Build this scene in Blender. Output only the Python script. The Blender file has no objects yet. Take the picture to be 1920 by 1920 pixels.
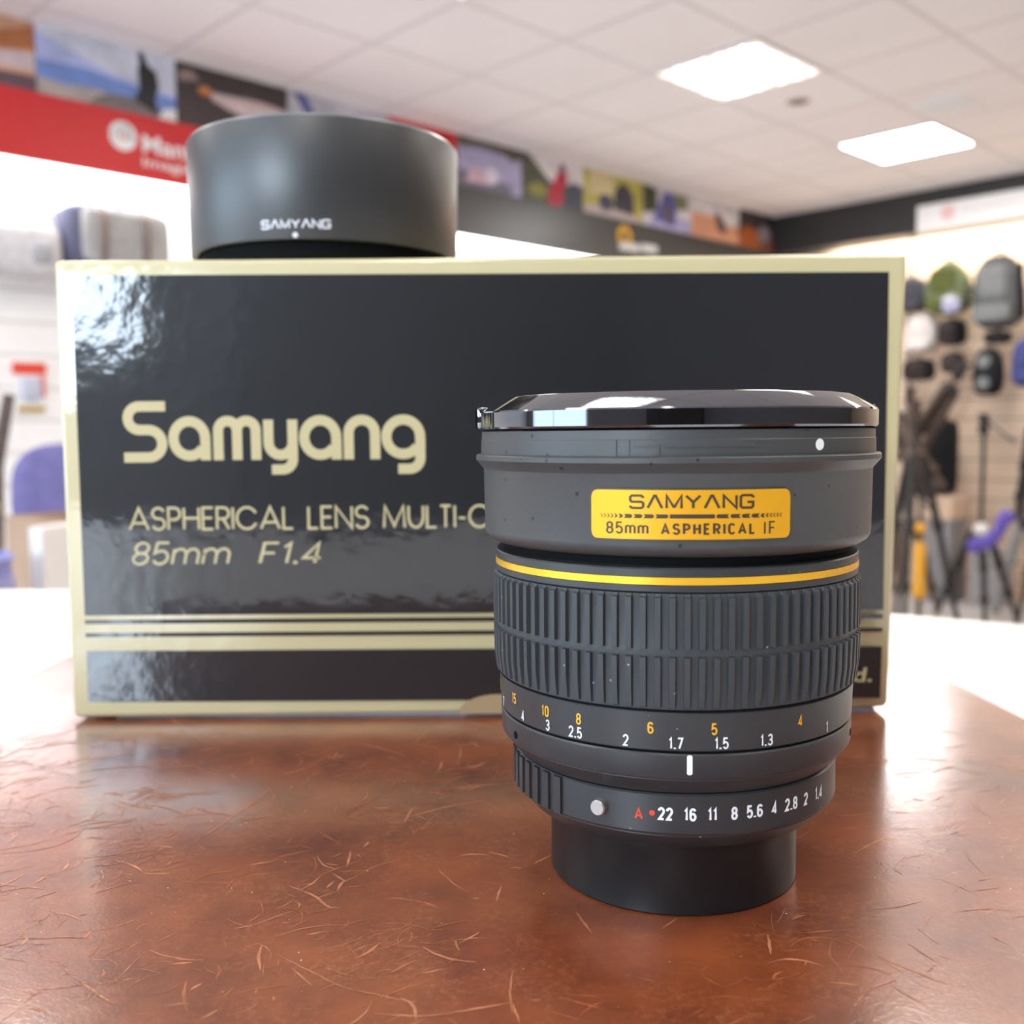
import bpy, bmesh, math, random
from math import sin, cos, pi, radians
from mathutils import Vector, Matrix

random.seed(7)
SC = bpy.context.scene
COL = SC.collection

# ------------------------------------------------------------------ camera
cd = bpy.data.cameras.new('camera')
cam = bpy.data.objects.new('camera', cd)
COL.objects.link(cam)
R_ = Vector((0.999964, -0.000651, -0.008462)); U_ = Vector((0.008487, 0.076704, 0.997018)); F_ = Vector((0.0, 0.997054, -0.076707))
cam.matrix_world = Matrix(((R_.x, U_.x, -F_.x, 0.0), (R_.y, U_.y, -F_.y, 0.0), (R_.z, U_.z, -F_.z, 0.08754), (0, 0, 0, 1)))
cd.sensor_width = 36.0
cd.lens = 36.0 * 1900 / 1920
cd.clip_start = 0.01
cd.clip_end = 60
cd.dof.use_dof = True
cd.dof.focus_distance = 0.186
cd.dof.aperture_fstop = 18.5
SC.camera = cam

# ------------------------------------------------------------------ world, daylight, exposure
w = bpy.data.worlds.new('world'); SC.world = w; w.use_nodes = True
bg = w.node_tree.nodes['Background']
bg.inputs[0].default_value = (0.62, 0.80, 1.0, 1)
bg.inputs[1].default_value = 4.0
SC.view_settings.view_transform = 'Standard'
SC.view_settings.look = 'None'
SC.view_settings.gamma = 1.0
SC.view_settings.use_curve_mapping = False
SC.view_settings.exposure = -0.22
LAMP = 20.0          # radiance of the ceiling panels

# room frame: origin at the far corner, x along the left wall towards the viewer, y along the right wall, z up
RO = Vector((2.1824, 8.5067, 0.0)); RA = math.atan2(-0.6947, -0.7193)
CEIL, FLOOR = 1.8475, -1.15
def room(x, y, z=0.0):
    return Vector((RO.x + cos(RA) * x - sin(RA) * y, RO.y + sin(RA) * x + cos(RA) * y, z))
def place(o, x, y, z=0.0, rz=0.0):
    o.location = room(x, y, z); o.rotation_euler = (0, 0, RA + rz); return o

def area(name, x, y, z, rot, sx, sy, power, color):
    l = bpy.data.lights.new(name, 'AREA'); l.shape = 'RECTANGLE'; l.size = sx; l.size_y = sy; l.energy = power; l.color = color
    o = bpy.data.objects.new(name, l); COL.objects.link(o)
    o.matrix_world = Matrix.Translation(room(x, y, z)) @ Matrix.Rotation(RA, 4, 'Z') @ rot.to_4x4()
    return o
def aim(dx, dy, dz):
    return Vector((dx, dy, dz)).to_track_quat('-Z', 'Y').to_matrix()
area('daylight', 10.93, 5.2, 0.92, aim(-1, 0, -0.1), 1.6, 0.9, 95, (0.72, 0.86, 1.0))
area('daylight', 10.93, 2.15, 0.55, aim(-1, 0, -0.05), 3.2, 1.6, 62, (0.60, 0.81, 1.0))
area('strip_light_right', -0.12, 3.2, 1.53, aim(-0.9, 0, -1), 5.6, 0.10, 75, (1.0, 0.92, 0.80))

# ------------------------------------------------------------------ materials
def mat(name, col, rough=0.5, metal=0.0, spec=0.5, coat=0.0, coatr=0.05, emit=None, es=0.0,
        var=0.0, vs=20.0, bump=0.0, bs=200.0, bdist=0.0003, alpha=None):
    m = bpy.data.materials.new(name); m.use_nodes = True
    nt = m.node_tree; b = nt.nodes['Principled BSDF']
    b.inputs['Base Color'].default_value = (*col, 1)
    b.inputs['Roughness'].default_value = rough
    b.inputs['Metallic'].default_value = metal
    b.inputs['Specular IOR Level'].default_value = spec
    b.inputs['Coat Weight'].default_value = coat
    b.inputs['Coat Roughness'].default_value = coatr
    if emit:
        b.inputs['Emission Color'].default_value = (*emit, 1); b.inputs['Emission Strength'].default_value = es
    tc = nt.nodes.new('ShaderNodeTexCoord')
    if var:
        n = nt.nodes.new('ShaderNodeTexNoise'); n.inputs['Scale'].default_value = vs; n.inputs['Detail'].default_value = 4
        nt.links.new(tc.outputs['Object'], n.inputs['Vector'])
        r = nt.nodes.new('ShaderNodeMapRange'); r.inputs[1].default_value = 0.3; r.inputs[2].default_value = 0.7
        r.inputs[3].default_value = 1 - var; r.inputs[4].default_value = 1 + var
        nt.links.new(n.outputs['Fac'], r.inputs[0])
        mx = nt.nodes.new('ShaderNodeVectorMath'); mx.operation = 'SCALE'; mx.inputs[0].default_value = col
        nt.links.new(r.outputs[0], mx.inputs['Scale']); nt.links.new(mx.outputs[0], b.inputs['Base Color'])
    if bump:
        n = nt.nodes.new('ShaderNodeTexNoise'); n.inputs['Scale'].default_value = bs; n.inputs['Detail'].default_value = 3
        nt.links.new(tc.outputs['Object'], n.inputs['Vector'])
        bp = nt.nodes.new('ShaderNodeBump'); bp.inputs['Strength'].default_value = bump; bp.inputs['Distance'].default_value = bdist
        nt.links.new(n.outputs['Fac'], bp.inputs['Height']); nt.links.new(bp.outputs[0], b.inputs['Normal'])
        if coat: nt.links.new(bp.outputs[0], b.inputs['Coat Normal'])
    return m

M = {}
M['barrel'] = mat('lens_black', (0.056, 0.056, 0.056), 0.42, spec=0.5, bump=0.25, bs=2600, bdist=0.0001)
def specks(m, col, scale, size, keep):
    nt = m.node_tree; b = nt.nodes['Principled BSDF']; L = nt.links.new
    tc = nt.nodes.new('ShaderNodeTexCoord'); vo = nt.nodes.new('ShaderNodeTexVoronoi'); vo.inputs['Scale'].default_value = scale; L(tc.outputs['Object'], vo.inputs['Vector'])
    a = nt.nodes.new('ShaderNodeMath'); a.operation = 'LESS_THAN'; a.inputs[1].default_value = size; L(vo.outputs['Distance'], a.inputs[0])
    sx = nt.nodes.new('ShaderNodeSeparateColor'); L(vo.outputs['Color'], sx.inputs[0])
    g = nt.nodes.new('ShaderNodeMath'); g.operation = 'LESS_THAN'; g.inputs[1].default_value = keep; L(sx.outputs[0], g.inputs[0])
    mu = nt.nodes.new('ShaderNodeMath'); mu.operation = 'MULTIPLY'; L(a.outputs[0], mu.inputs[0]); L(g.outputs[0], mu.inputs[1])
    mx = nt.nodes.new('ShaderNodeMix'); mx.data_type = 'RGBA'; mx.inputs[6].default_value = b.inputs['Base Color'].default_value; mx.inputs[7].default_value = (*col, 1)
    L(mu.outputs[0], mx.inputs[0]); L(mx.outputs[2], b.inputs['Base Color'])
specks(M['barrel'], (0.012, 0.012, 0.013), 420, 0.16, 0.14)
M['satin'] = mat('satin_black', (0.034, 0.034, 0.036), 0.36, spec=0.5)
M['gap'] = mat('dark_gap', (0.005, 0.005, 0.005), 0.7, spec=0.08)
M['rubber'] = mat('rubber', (0.045, 0.048, 0.052), 0.50, spec=0.45, bump=0.2, bs=1500, bdist=0.0001)
specks(M['satin'], (0.22, 0.22, 0.23), 420, 0.07, 0.12); specks(M['rubber'], (0.30, 0.31, 0.33), 380, 0.07, 0.2)
M['gloss'] = mat('gloss_black', (0.17, 0.17, 0.185), 0.06, metal=1.0, coat=0.5, coatr=0.02)
M['capblack'] = mat('cap_black', (0.009, 0.009, 0.010), 0.38, spec=0.4)
M['goldring'] = mat('gold_ring', (0.95, 0.52, 0.03), 0.30, metal=0.55, spec=0.5)
M['plate'] = mat('gold_plate', (0.84, 0.41, 0.010), 0.42, metal=0.35)
M['plateedge'] = mat('plate_edge', (0.07, 0.05, 0.02), 0.4)
M['platetext'] = mat('plate_ink', (0.055, 0.030, 0.016), 0.5)
M['white'] = mat('white_ink', (0.92, 0.92, 0.93), 0.5)
M['orange'] = mat('orange_ink', (0.95, 0.45, 0.015), 0.5)
M['red'] = mat('red_ink', (0.85, 0.06, 0.02), 0.5)
M['pin'] = mat('steel_pin', (0.55, 0.52, 0.48), 0.38, metal=0.9)
M['hood'] = mat('hood_black', (0.030, 0.030, 0.032), 0.40, spec=0.9, bump=0.06, bs=1500, bdist=0.0001)
M['hoodin'] = mat('hood_inside', (0.006, 0.006, 0.006), 0.8, spec=0.1)
M['hoodrim'] = mat('hood_rim', (0.30, 0.30, 0.31), 0.30, metal=0.8)  # paler than the hood: ceiling gleam on the chamfer put into the colour
M['hoodink'] = mat('hood_ink', (0.75, 0.76, 0.80), 0.5)

def box_mat(name, col, metal, rough, wave, spec=0.5):
    m = mat(name, col, rough, metal=metal, spec=spec, coat=1.0, coatr=0.075)
    nt = m.node_tree; b = nt.nodes['Principled BSDF']; b.inputs['Coat IOR'].default_value = 1.68
    tc = nt.nodes.new('ShaderNodeTexCoord')
    n1 = nt.nodes.new('ShaderNodeTexNoise'); n1.inputs['Scale'].default_value = 170; n1.inputs['Detail'].default_value = 2
    n2 = nt.nodes.new('ShaderNodeTexNoise'); n2.inputs['Scale'].default_value = 22; n2.inputs['Detail'].default_value = 1
    for n in (n1, n2): nt.links.new(tc.outputs['Object'], n.inputs['Vector'])
    a = nt.nodes.new('ShaderNodeMath'); a.operation = 'MULTIPLY_ADD'; a.inputs[1].default_value = 6.0
    nt.links.new(n2.outputs['Fac'], a.inputs[0]); nt.links.new(n1.outputs['Fac'], a.inputs[2])
    bp = nt.nodes.new('ShaderNodeBump'); bp.inputs['Strength'].default_value = 1.0; bp.inputs['Distance'].default_value = wave
    nt.links.new(a.outputs[0], bp.inputs['Height'])
    nt.links.new(bp.outputs[0], b.inputs['Coat Normal']); nt.links.new(bp.outputs[0], b.inputs['Normal'])
    return m
M['boxgold'] = box_mat('carton_gold', (0.62, 0.54, 0.30), 0.0, 0.45, 0.00009)
M['boxblack'] = box_mat('carton_black', (0.008, 0.008, 0.010), 0.0, 0.5, 0.00009, 0.3)
M['boxink'] = mat('carton_ink', (0.60, 0.52, 0.28), 0.45, coat=0.6, coatr=0.06)
M['card'] = mat('grey_card', (0.50, 0.52, 0.56), 0.55)

def leather():
    m = mat('worn_leather', (0.2, 0.05, 0.02), 0.30, spec=0.5, coat=1.0, coatr=0.15)
    nt = m.node_tree; b = nt.nodes['Principled BSDF']; L = nt.links.new; b.inputs['Coat IOR'].default_value = 1.6
    tc = nt.nodes.new('ShaderNodeTexCoord')
    def noise(s, d=5, rg=0.55, v=None):
        n = nt.nodes.new('ShaderNodeTexNoise'); n.inputs['Scale'].default_value = s; n.inputs['Detail'].default_value = d
        n.inputs['Roughness'].default_value = rg; L(v or tc.outputs['Object'], n.inputs['Vector']); return n
    n = noise(34, 7, 0.68); r = nt.nodes.new('ShaderNodeValToRGB')
    e = r.color_ramp.elements
    e[0].position = 0.30; e[0].color = (0.120, 0.024, 0.010, 1); e[1].position = 0.72; e[1].color = (0.350, 0.088, 0.026, 1)
    L(n.outputs['Fac'], r.inputs[0])
    n2 = noise(700, 4, 0.7); r2 = nt.nodes.new('ShaderNodeMapRange'); r2.inputs[1].default_value = 0.48; r2.inputs[2].default_value = 0.70; r2.inputs[4].default_value = 0.6
    L(n2.outputs['Fac'], r2.inputs[0])
    n3 = noise(60, 2); r3 = nt.nodes.new('ShaderNodeMapRange'); r3.inputs[1].default_value = 0.38; r3.inputs[2].default_value = 0.68
    L(n3.outputs['Fac'], r3.inputs[0])
    mu = nt.nodes.new('ShaderNodeMath'); mu.operation = 'MULTIPLY'; L(r2.outputs[0], mu.inputs[0]); L(r3.outputs[0], mu.inputs[1])
    mx = nt.nodes.new('ShaderNodeMix'); mx.data_type = 'RGBA'
    L(mu.outputs[0], mx.inputs[0]); L(r.outputs[0], mx.inputs[6]); mx.inputs[7].default_value = (0.46, 0.18, 0.08, 1)
    L(mx.outputs[2], b.inputs['Base Color'])
    nb = noise(1400, 3); nb2 = noise(300, 2)
    ad = nt.nodes.new('ShaderNodeMath'); ad.operation = 'MULTIPLY_ADD'; ad.inputs[1].default_value = 0.8
    L(nb2.outputs['Fac'], ad.inputs[0]); L(nb.outputs['Fac'], ad.inputs[2])
    bp = nt.nodes.new('ShaderNodeBump'); bp.inputs['Strength'].default_value = 0.7; bp.inputs['Distance'].default_value = 0.00004
    L(ad.outputs[0], bp.inputs['Height']); L(bp.outputs[0], b.inputs['Normal']); L(bp.outputs[0], b.inputs['Coat Normal'])
    return m
M['leather'] = leather()
M['scratch'] = mat('scuffed_hide', (0.43, 0.165, 0.078), 0.45, coat=0.3, coatr=0.3, var=0.4, vs=300)
M['scratch2'] = mat('faint_scuff', (0.31, 0.092, 0.034), 0.40, coat=0.4, coatr=0.25, var=0.4, vs=300)
M['dust'] = mat('dust', (0.75, 0.72, 0.74), 0.5)
M['laminate'] = mat('white_laminate', (0.88, 0.87, 0.86), 0.35, var=0.02, vs=3)
M['laminate2'] = mat('counter_front', (0.55, 0.53, 0.5), 0.5, var=0.03, vs=3)

def grid_mat(name, col, line, period, width, ox, oy, axes=(0, 1), rough=0.85, var=0.03):
    m = mat(name, col, rough, spec=0.3)
    nt = m.node_tree; b = nt.nodes['Principled BSDF']; L = nt.links.new
    tc = nt.nodes.new('ShaderNodeTexCoord'); sp = nt.nodes.new('ShaderNodeSeparateXYZ'); L(tc.outputs['Object'], sp.inputs[0])
    outs = []
    for ax, off in zip(axes, (ox, oy)):
        a = nt.nodes.new('ShaderNodeMath'); a.operation = 'SUBTRACT'; a.inputs[1].default_value = off - width / 2; L(sp.outputs[ax], a.inputs[0])
        p = nt.nodes.new('ShaderNodeMath'); p.operation = 'FLOORED_MODULO'; p.inputs[1].default_value = period; L(a.outputs[0], p.inputs[0])
        c = nt.nodes.new('ShaderNodeMath'); c.operation = 'LESS_THAN'; c.inputs[1].default_value = width; L(p.outputs[0], c.inputs[0])
        outs.append(c)
    if len(outs) == 2:
        mx = nt.nodes.new('ShaderNodeMath'); mx.operation = 'MAXIMUM'; L(outs[0].outputs[0], mx.inputs[0]); L(outs[1].outputs[0], mx.inputs[1]); f = mx
    else: f = outs[0]
    n = nt.nodes.new('ShaderNodeTexNoise'); n.inputs['Scale'].default_value = 1.3; L(tc.outputs['Object'], n.inputs['Vector'])
    r = nt.nodes.new('ShaderNodeMapRange'); r.inputs[1].default_value = 0.3; r.inputs[2].default_value = 0.7; r.inputs[3].default_value = 1 - var; r.inputs[4].default_value = 1 + var
    L(n.outputs['Fac'], r.inputs[0])
    v = nt.nodes.new('ShaderNodeVectorMath'); v.operation = 'SCALE'; v.inputs[0].default_value = col; L(r.outputs[0], v.inputs['Scale'])
    mc = nt.nodes.new('ShaderNodeMix'); mc.data_type = 'RGBA'; L(f.outputs[0], mc.inputs[0]); L(v.outputs[0], mc.inputs[6]); mc.inputs[7].default_value = (*line, 1)
    L(mc.outputs[2], b.inputs['Base Color'])
    return m
M['ceiling'] = grid_mat('ceiling_tiles', (0.89, 0.85, 0.855), (0.76, 0.72, 0.725), 0.612, 0.030, 3.42, 1.40)
M['slat_white'] = grid_mat('white_slatwall', (0.92, 0.90, 0.88), (0.74, 0.70, 0.66), 0.15, 0.016, 0.02, 0, axes=(2,))
M['slat_beige'] = grid_mat('beige_slatwall', (0.70, 0.54, 0.41), (0.36, 0.27, 0.20), 0.15, 0.014, 0.02, 0, axes=(2,))
M['carpet'] = mat('grey_floor', (0.46, 0.43, 0.42), 0.8, var=0.06, vs=6)
M['backwall'] = mat('back_wall', (0.20, 0.195, 0.205), 0.8, var=0.05, vs=2)
M['fascia_dark'] = mat('charcoal_fascia', (0.045, 0.045, 0.045), 0.33, spec=0.6, var=0.05, vs=3)
M['fascia_black'] = mat('black_fascia', (0.028, 0.027, 0.027), 0.5, var=0.05, vs=3)
M['fascia_red'] = mat('red_fascia', (0.62, 0.018, 0.022), 0.45, var=0.04, vs=3)
M['signwhite'] = mat('sign_white', (0.88, 0.87, 0.86), 0.4)
M['signpink'] = mat('sign_pink', (0.86, 0.55, 0.53), 0.5)
M['signgrey'] = mat('sign_grey', (0.72, 0.72, 0.71), 0.5)
M['yellow'] = mat('sign_yellow', (0.80, 0.42, 0.01), 0.45)
M['lampwarm'] = mat('lamp_diffuser_warm', (0.9, 0.88, 0.84), 0.5, emit=(1.0, 0.93, 0.84), es=LAMP)
def lamp_nodes(m):
    nt = m.node_tree; b = nt.nodes['Principled BSDF']; L = nt.links.new
    tc = nt.nodes.new('ShaderNodeTexCoord'); sp = nt.nodes.new('ShaderNodeSeparateXYZ'); L(tc.outputs['Object'], sp.inputs[0])
    ab = []
    for ax in (0, 1):
        a = nt.nodes.new('ShaderNodeMath'); a.operation = 'ABSOLUTE'; L(sp.outputs[ax], a.inputs[0]); ab.append(a)
    mx = nt.nodes.new('ShaderNodeMath'); mx.operation = 'MAXIMUM'; L(ab[0].outputs[0], mx.inputs[0]); L(ab[1].outputs[0], mx.inputs[1])
    vo = nt.nodes.new('ShaderNodeTexVoronoi'); vo.inputs['Scale'].default_value = 26; L(tc.outputs['Object'], vo.inputs['Vector'])
    ad = nt.nodes.new('ShaderNodeMath'); ad.operation = 'MULTIPLY_ADD'; ad.inputs[1].default_value = 0.10; L(vo.outputs['Distance'], ad.inputs[0]); L(mx.outputs[0], ad.inputs[2])
    r = nt.nodes.new('ShaderNodeMapRange'); r.interpolation_type = 'SMOOTHSTEP'
    r.inputs[1].default_value = 0.22; r.inputs[2].default_value = 0.32; r.inputs[3].default_value = LAMP * 1.3; r.inputs[4].default_value = 0.9
    L(ad.outputs[0], r.inputs[0]); L(r.outputs[0], b.inputs['Emission Strength'])
lamp_nodes(M['lampwarm'])
M['lampcool'] = mat('lamp_diffuser_cool', (0.9, 0.9, 0.9), 0.5, emit=(1.0, 0.98, 0.97), es=LAMP * 2.0)
M['frame'] = mat('white_metal', (0.80, 0.78, 0.77), 0.5)

# ------------------------------------------------------------------ geometry helpers
def link(name, bm, mats, parent=None, smooth=None, loc=None):
    me = bpy.data.meshes.new(name)
    bmesh.ops.recalc_face_normals(bm, faces=bm.faces[:])
    bm.to_mesh(me); bm.free()
    if not isinstance(mats, (list, tuple)): mats = [mats]
    for m in mats: me.materials.append(m)
    o = bpy.data.objects.new(name, me); COL.objects.link(o)
    if parent: o.parent = parent
    if loc is not None: o.location = loc
    if smooth is not None:
        for p in me.polygons: p.use_smooth = True
        if smooth < 180: me.set_sharp_from_angle(angle=radians(smooth))
    return o
def tag(o, label=None, cat=None, group=None, kind=None):
    if label: o['label'] = label
    if cat: o['category'] = cat
    if group: o['group'] = group
    if kind: o['kind'] = kind
    return o
def thing(name, label, cat, loc=(0, 0, 0), rz=0.0, group=None):
    o = bpy.data.objects.new(name, None); COL.objects.link(o); o.empty_display_size = 0.02
    o.location = loc; o.rotation_euler = (0, 0, rz)
    return tag(o, label, cat, group)
def struct(o): o['kind'] = 'structure'; return o

def box(bm, x0, x1, y0, y1, z0, z1, mi=0, bev=0.0, seg=2):
    vs = [bm.verts.new((x, y, z)) for x in (x0, x1) for y in (y0, y1) for z in (z0, z1)]
    fs = [bm.faces.new([vs[i] for i in q]) for q in ((0, 1, 3, 2), (4, 6, 7, 5), (0, 4, 5, 1), (2, 3, 7, 6), (0, 2, 6, 4), (1, 5, 7, 3))]
    for f in fs: f.material_index = mi
    if bev:
        es = list({e for f in fs for e in f.edges})
        r = bmesh.ops.bevel(bm, geom=es, offset=bev, segments=seg, affect='EDGES', profile=0.5)
        for f in r['faces']: f.material_index = mi
    return fs
def lathe(bm, prof, segs=192, mi=0, mis=None, closed=False):
    rings = []
    for r, z in prof:
        if r < 1e-7: rings.append([bm.verts.new((0, 0, z))])
        else: rings.append([bm.verts.new((r * cos(2 * pi * i / segs), r * sin(2 * pi * i / segs), z)) for i in range(segs)])
    pairs = list(zip(rings, rings[1:]))
    if closed: pairs.append((rings[-1], rings[0]))
    for k, (a, b) in enumerate(pairs):
        for i in range(segs):
            j = (i + 1) % segs
            if len(a) == 1 and len(b) == 1: continue
            if len(a) == 1: f = bm.faces.new((a[0], b[j], b[i]))
            elif len(b) == 1: f = bm.faces.new((a[i], a[j], b[0]))
            else: f = bm.faces.new((a[i], a[j], b[j], b[i]))
            f.material_index = mis[k] if mis else mi
def tube(bm, pts, rad, segs=10, mi=0, cap=True):
    pts = [Vector(p) for p in pts]; n = len(pts)
    rads = rad if isinstance(rad, (list, tuple)) else [rad] * n
    rings = []; up = None
    for i, p in enumerate(pts):
        t = (pts[min(i + 1, n - 1)] - pts[max(i - 1, 0)]).normalized()
        if up is None: up = Vector((0, 0, 1)) if abs(t.z) < 0.9 else Vector((1, 0, 0))
        a = t.cross(up).normalized(); b = a.cross(t).normalized(); up = b
        rings.append([bm.verts.new(p + (a * cos(2 * pi * k / segs) + b * sin(2 * pi * k / segs)) * rads[i]) for k in range(segs)])
    for A, B in zip(rings, rings[1:]):
        for k in range(segs):
            f = bm.faces.new((A[k], A[(k + 1) % segs], B[(k + 1) % segs], B[k])); f.material_index = mi
    if cap:
        for Rg in (rings[0], rings[-1]):
            f = bm.faces.new(Rg); f.material_index = mi
def blob(bm, cx, cy, cz, a, b, c, e1=0.5, e2=0.5, nu=28, nv=18, mi=0, warp=None):
    def sp(v, e): return math.copysign(abs(v) ** e, v)
    rows = []
    for i in range(nv + 1):
        ph = -pi / 2 + pi * i / nv
        if i in (0, nv): rows.append([Vector((0, 0, c * sp(sin(ph), e1)))]); continue
        rows.append([Vector((a * sp(cos(ph), e1) * sp(cos(2 * pi * k / nu), e2), b * sp(cos(ph), e1) * sp(sin(2 * pi * k / nu), e2), c * sp(sin(ph), e1))) for k in range(nu)])
    V = []
    for row in rows:
        vr = []
        for p in row:
            if warp: p = warp(p)
            vr.append(bm.verts.new((cx + p.x, cy + p.y, cz + p.z)))
        V.append(vr)
    for A, B in zip(V, V[1:]):
        for k in range(nu):
            j = (k + 1) % nu
            if len(A) == 1: f = bm.faces.new((A[0], B[k], B[j]))
            elif len(B) == 1: f = bm.faces.new((A[k], A[j], B[0]))
            else: f = bm.faces.new((A[k], A[j], B[j], B[k]))
            f.material_index = mi

# flat lettering in (u, v): strokes with a width, or glyphs of the built-in face; both return (verts, faces)
def arc(cx, cy, rx, ry, a0, a1, n=18):
    return [(cx + rx * cos(radians(a0 + (a1 - a0) * i / n)), cy + ry * sin(radians(a0 + (a1 - a0) * i / n))) for i in range(n + 1)]
def dens(pts, step):
    out = [pts[0]]
    for p, q in zip(pts, pts[1:]):
        k = max(1, int(math.hypot(q[0] - p[0], q[1] - p[1]) / step))
        out += [(p[0] + (q[0] - p[0]) * i / k, p[1] + (q[1] - p[1]) * i / k) for i in range(1, k + 1)]
    return out
def stroke(pts, wd, step=None, taper=False):
    if step: pts = dens(pts, step)
    P = [pts[0]]
    for q in pts[1:]:
        if math.hypot(q[0] - P[-1][0], q[1] - P[-1][1]) > 1e-9: P.append(q)
    vs = []; n = len(P)
    for i, p in enumerate(P):
        d = []
        for a, b in ((i - 1, i), (i, i + 1)):
            if a >= 0 and b < n:
                dx, dy = P[b][0] - P[a][0], P[b][1] - P[a][1]; l = math.hypot(dx, dy); d.append((dx / l, dy / l))
        nx = -sum(q[1] for q in d); ny = sum(q[0] for q in d); l = math.hypot(nx, ny) or 1; nx /= l; ny /= l
        k = 1.0
        if len(d) == 2:
            c = nx * -d[0][1] + ny * d[0][0]; k = min(1 / max(c, 0.3), 2.2)
        hw = wd / 2
        if taper: hw *= 0.15 + 0.85 * sin(pi * min(max(i / (n - 1), 0.02), 0.98))
        vs += [(p[0] + nx * k * hw, p[1] + ny * k * hw), (p[0] - nx * k * hw, p[1] - ny * k * hw)]
    return vs, [(2 * i, 2 * i + 1, 2 * i + 3, 2 * i + 2) for i in range(n - 1)]
def merge(shapes):
    """join strokes; crossing strokes of one letter lie a few microns over each other"""
    V, F = [], []
    for k, (v, f) in enumerate(shapes):
        o = len(V); V += [(p[0], p[1], 0.000006 * (k % 4)) for p in v]; F += [tuple(i + o for i in q) for q in f]
    return V, F
def glyphs(text, bold=0.0, shear=0.0, space=1.0):
    c = bpy.data.curves.new('lettering', 'FONT'); c.body = text; c.resolution_u = 4; c.offset = bold; c.shear = shear; c.space_character = space
    o = bpy.data.objects.new('lettering', c); COL.objects.link(o)
    dg = bpy.context.evaluated_depsgraph_get(); ev = o.evaluated_get(dg); me = ev.to_mesh()
    v = [(q.co.x, q.co.y) for q in me.vertices]; f = [tuple(p.vertices) for p in me.polygons]
    ev.to_mesh_clear(); bpy.data.objects.remove(o); bpy.data.curves.remove(c)
    return v, f
def fit(sh, u0, u1, v0, v1):
    v, f = sh
    a0, a1 = min(p[0] for p in v), max(p[0] for p in v); b0, b1 = min(p[1] for p in v), max(p[1] for p in v)
    return [(u0 + (p[0] - a0) / (a1 - a0) * (u1 - u0), v0 + (p[1] - b0) / (b1 - b0) * (v1 - v0), *p[2:]) for p in v], f
def fit_h(sh, uc, v0, v1, xs):
    """centre at uc, height v0..v1, width scaled by xs relative to the height scale"""
    v, f = sh
    a0, a1 = min(p[0] for p in v), max(p[0] for p in v); b0, b1 = min(p[1] for p in v), max(p[1] for p in v)
    s = (v1 - v0) / (b1 - b0); wdt = (a1 - a0) * s * xs
    return fit(sh, uc - wdt / 2, uc + wdt / 2, v0, v1)
def poly(pts): return list(pts), [tuple(range(len(pts)))]
def disc(cx, cy, r, n=28): return poly([(cx + r * cos(2 * pi * i / n), cy + r * sin(2 * pi * i / n)) for i in range(n)])
def ring(cx, cy, r0, r1, a0=0, a1=360, n=36): return stroke(arc(cx, cy, (r0 + r1) / 2, (r0 + r1) / 2, a0, a1, n), r1 - r0)
def rrect(x0, x1, y0, y1, r, n=6):
    p = arc(x1 - r, y1 - r, r, r, 0, 90, n) + arc(x0 + r, y1 - r, r, r, 90, 180, n) + arc(x0 + r, y0 + r, r, r, 180, 270, n) + arc(x1 - r, y0 + r, r, r, 270, 360, n)
    return p
def put(bm, sh, fn, mi=0):
    v, f = sh; vs = [bm.verts.new(fn(*p)) for p in v]
    for q in f:
        try: bm.faces.new([vs[i] for i in q]).material_index = mi
        except ValueError: pass
def cyl(r, a0=0.0):
    """map (arc length in m, height in m) to a cylinder about the local z axis, facing -y at a0 degrees"""
    return lambda u, v, d=0.0: ((r + d) * sin(u / r + radians(a0)), -(r + d) * cos(u / r + radians(a0)), v)
mm = 0.001
def scl(sh, k=mm): return [(p[0] * k, p[1] * k, *p[2:]) for p in sh[0]], sh[1]

# squared capitals of the lens maker's name: cell height 1, drawn as strokes
def caps_name(wd):
    S = [(0.92, 0.80), (0.92, 0.86), (0.80, 1.0), (0.12, 1.0), (0.0, 0.88), (0.0, 0.62), (0.12, 0.5), (0.82, 0.5), (0.94, 0.38), (0.94, 0.12), (0.82, 0.0), (0.12, 0.0), (0.0, 0.12), (0.0, 0.18)]
    A = [(0.0, 0.0), (0.46, 1.0), (0.56, 1.0), (1.02, 0.0)]
    Mg = [(0.0, 0.0), (0.0, 1.0), (0.48, 0.12), (0.56, 0.12), (1.04, 1.0), (1.04, 0.0)]
    N = [(0.0, 0.0), (0.0, 1.0), (0.92, 0.0), (0.92, 1.0)]
    G = [(0.92, 0.80), (0.92, 0.88), (0.80, 1.0), (0.12, 1.0), (0.0, 0.88), (0.0, 0.12), (0.12, 0.0), (0.80, 0.0), (0.92, 0.12), (0.92, 0.46), (0.48, 0.46)]
    out = []; x = 0
    def addg(ps, w):
        nonlocal x
        for p in ps: out.append(stroke([(a + x, b) for a, b in p], wd))
        x += w + 0.32
    addg([S], 0.94); addg([A], 1.02); addg([Mg], 1.04)
    addg([[(0.0, 1.0), (0.5, 0.48), (1.0, 1.0)], [(0.5, 0.5), (0.5, 0.0)]], 1.0)
    addg([A], 1.02); addg([N], 0.92); addg([G], 0.92)
    return merge(out)

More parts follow.
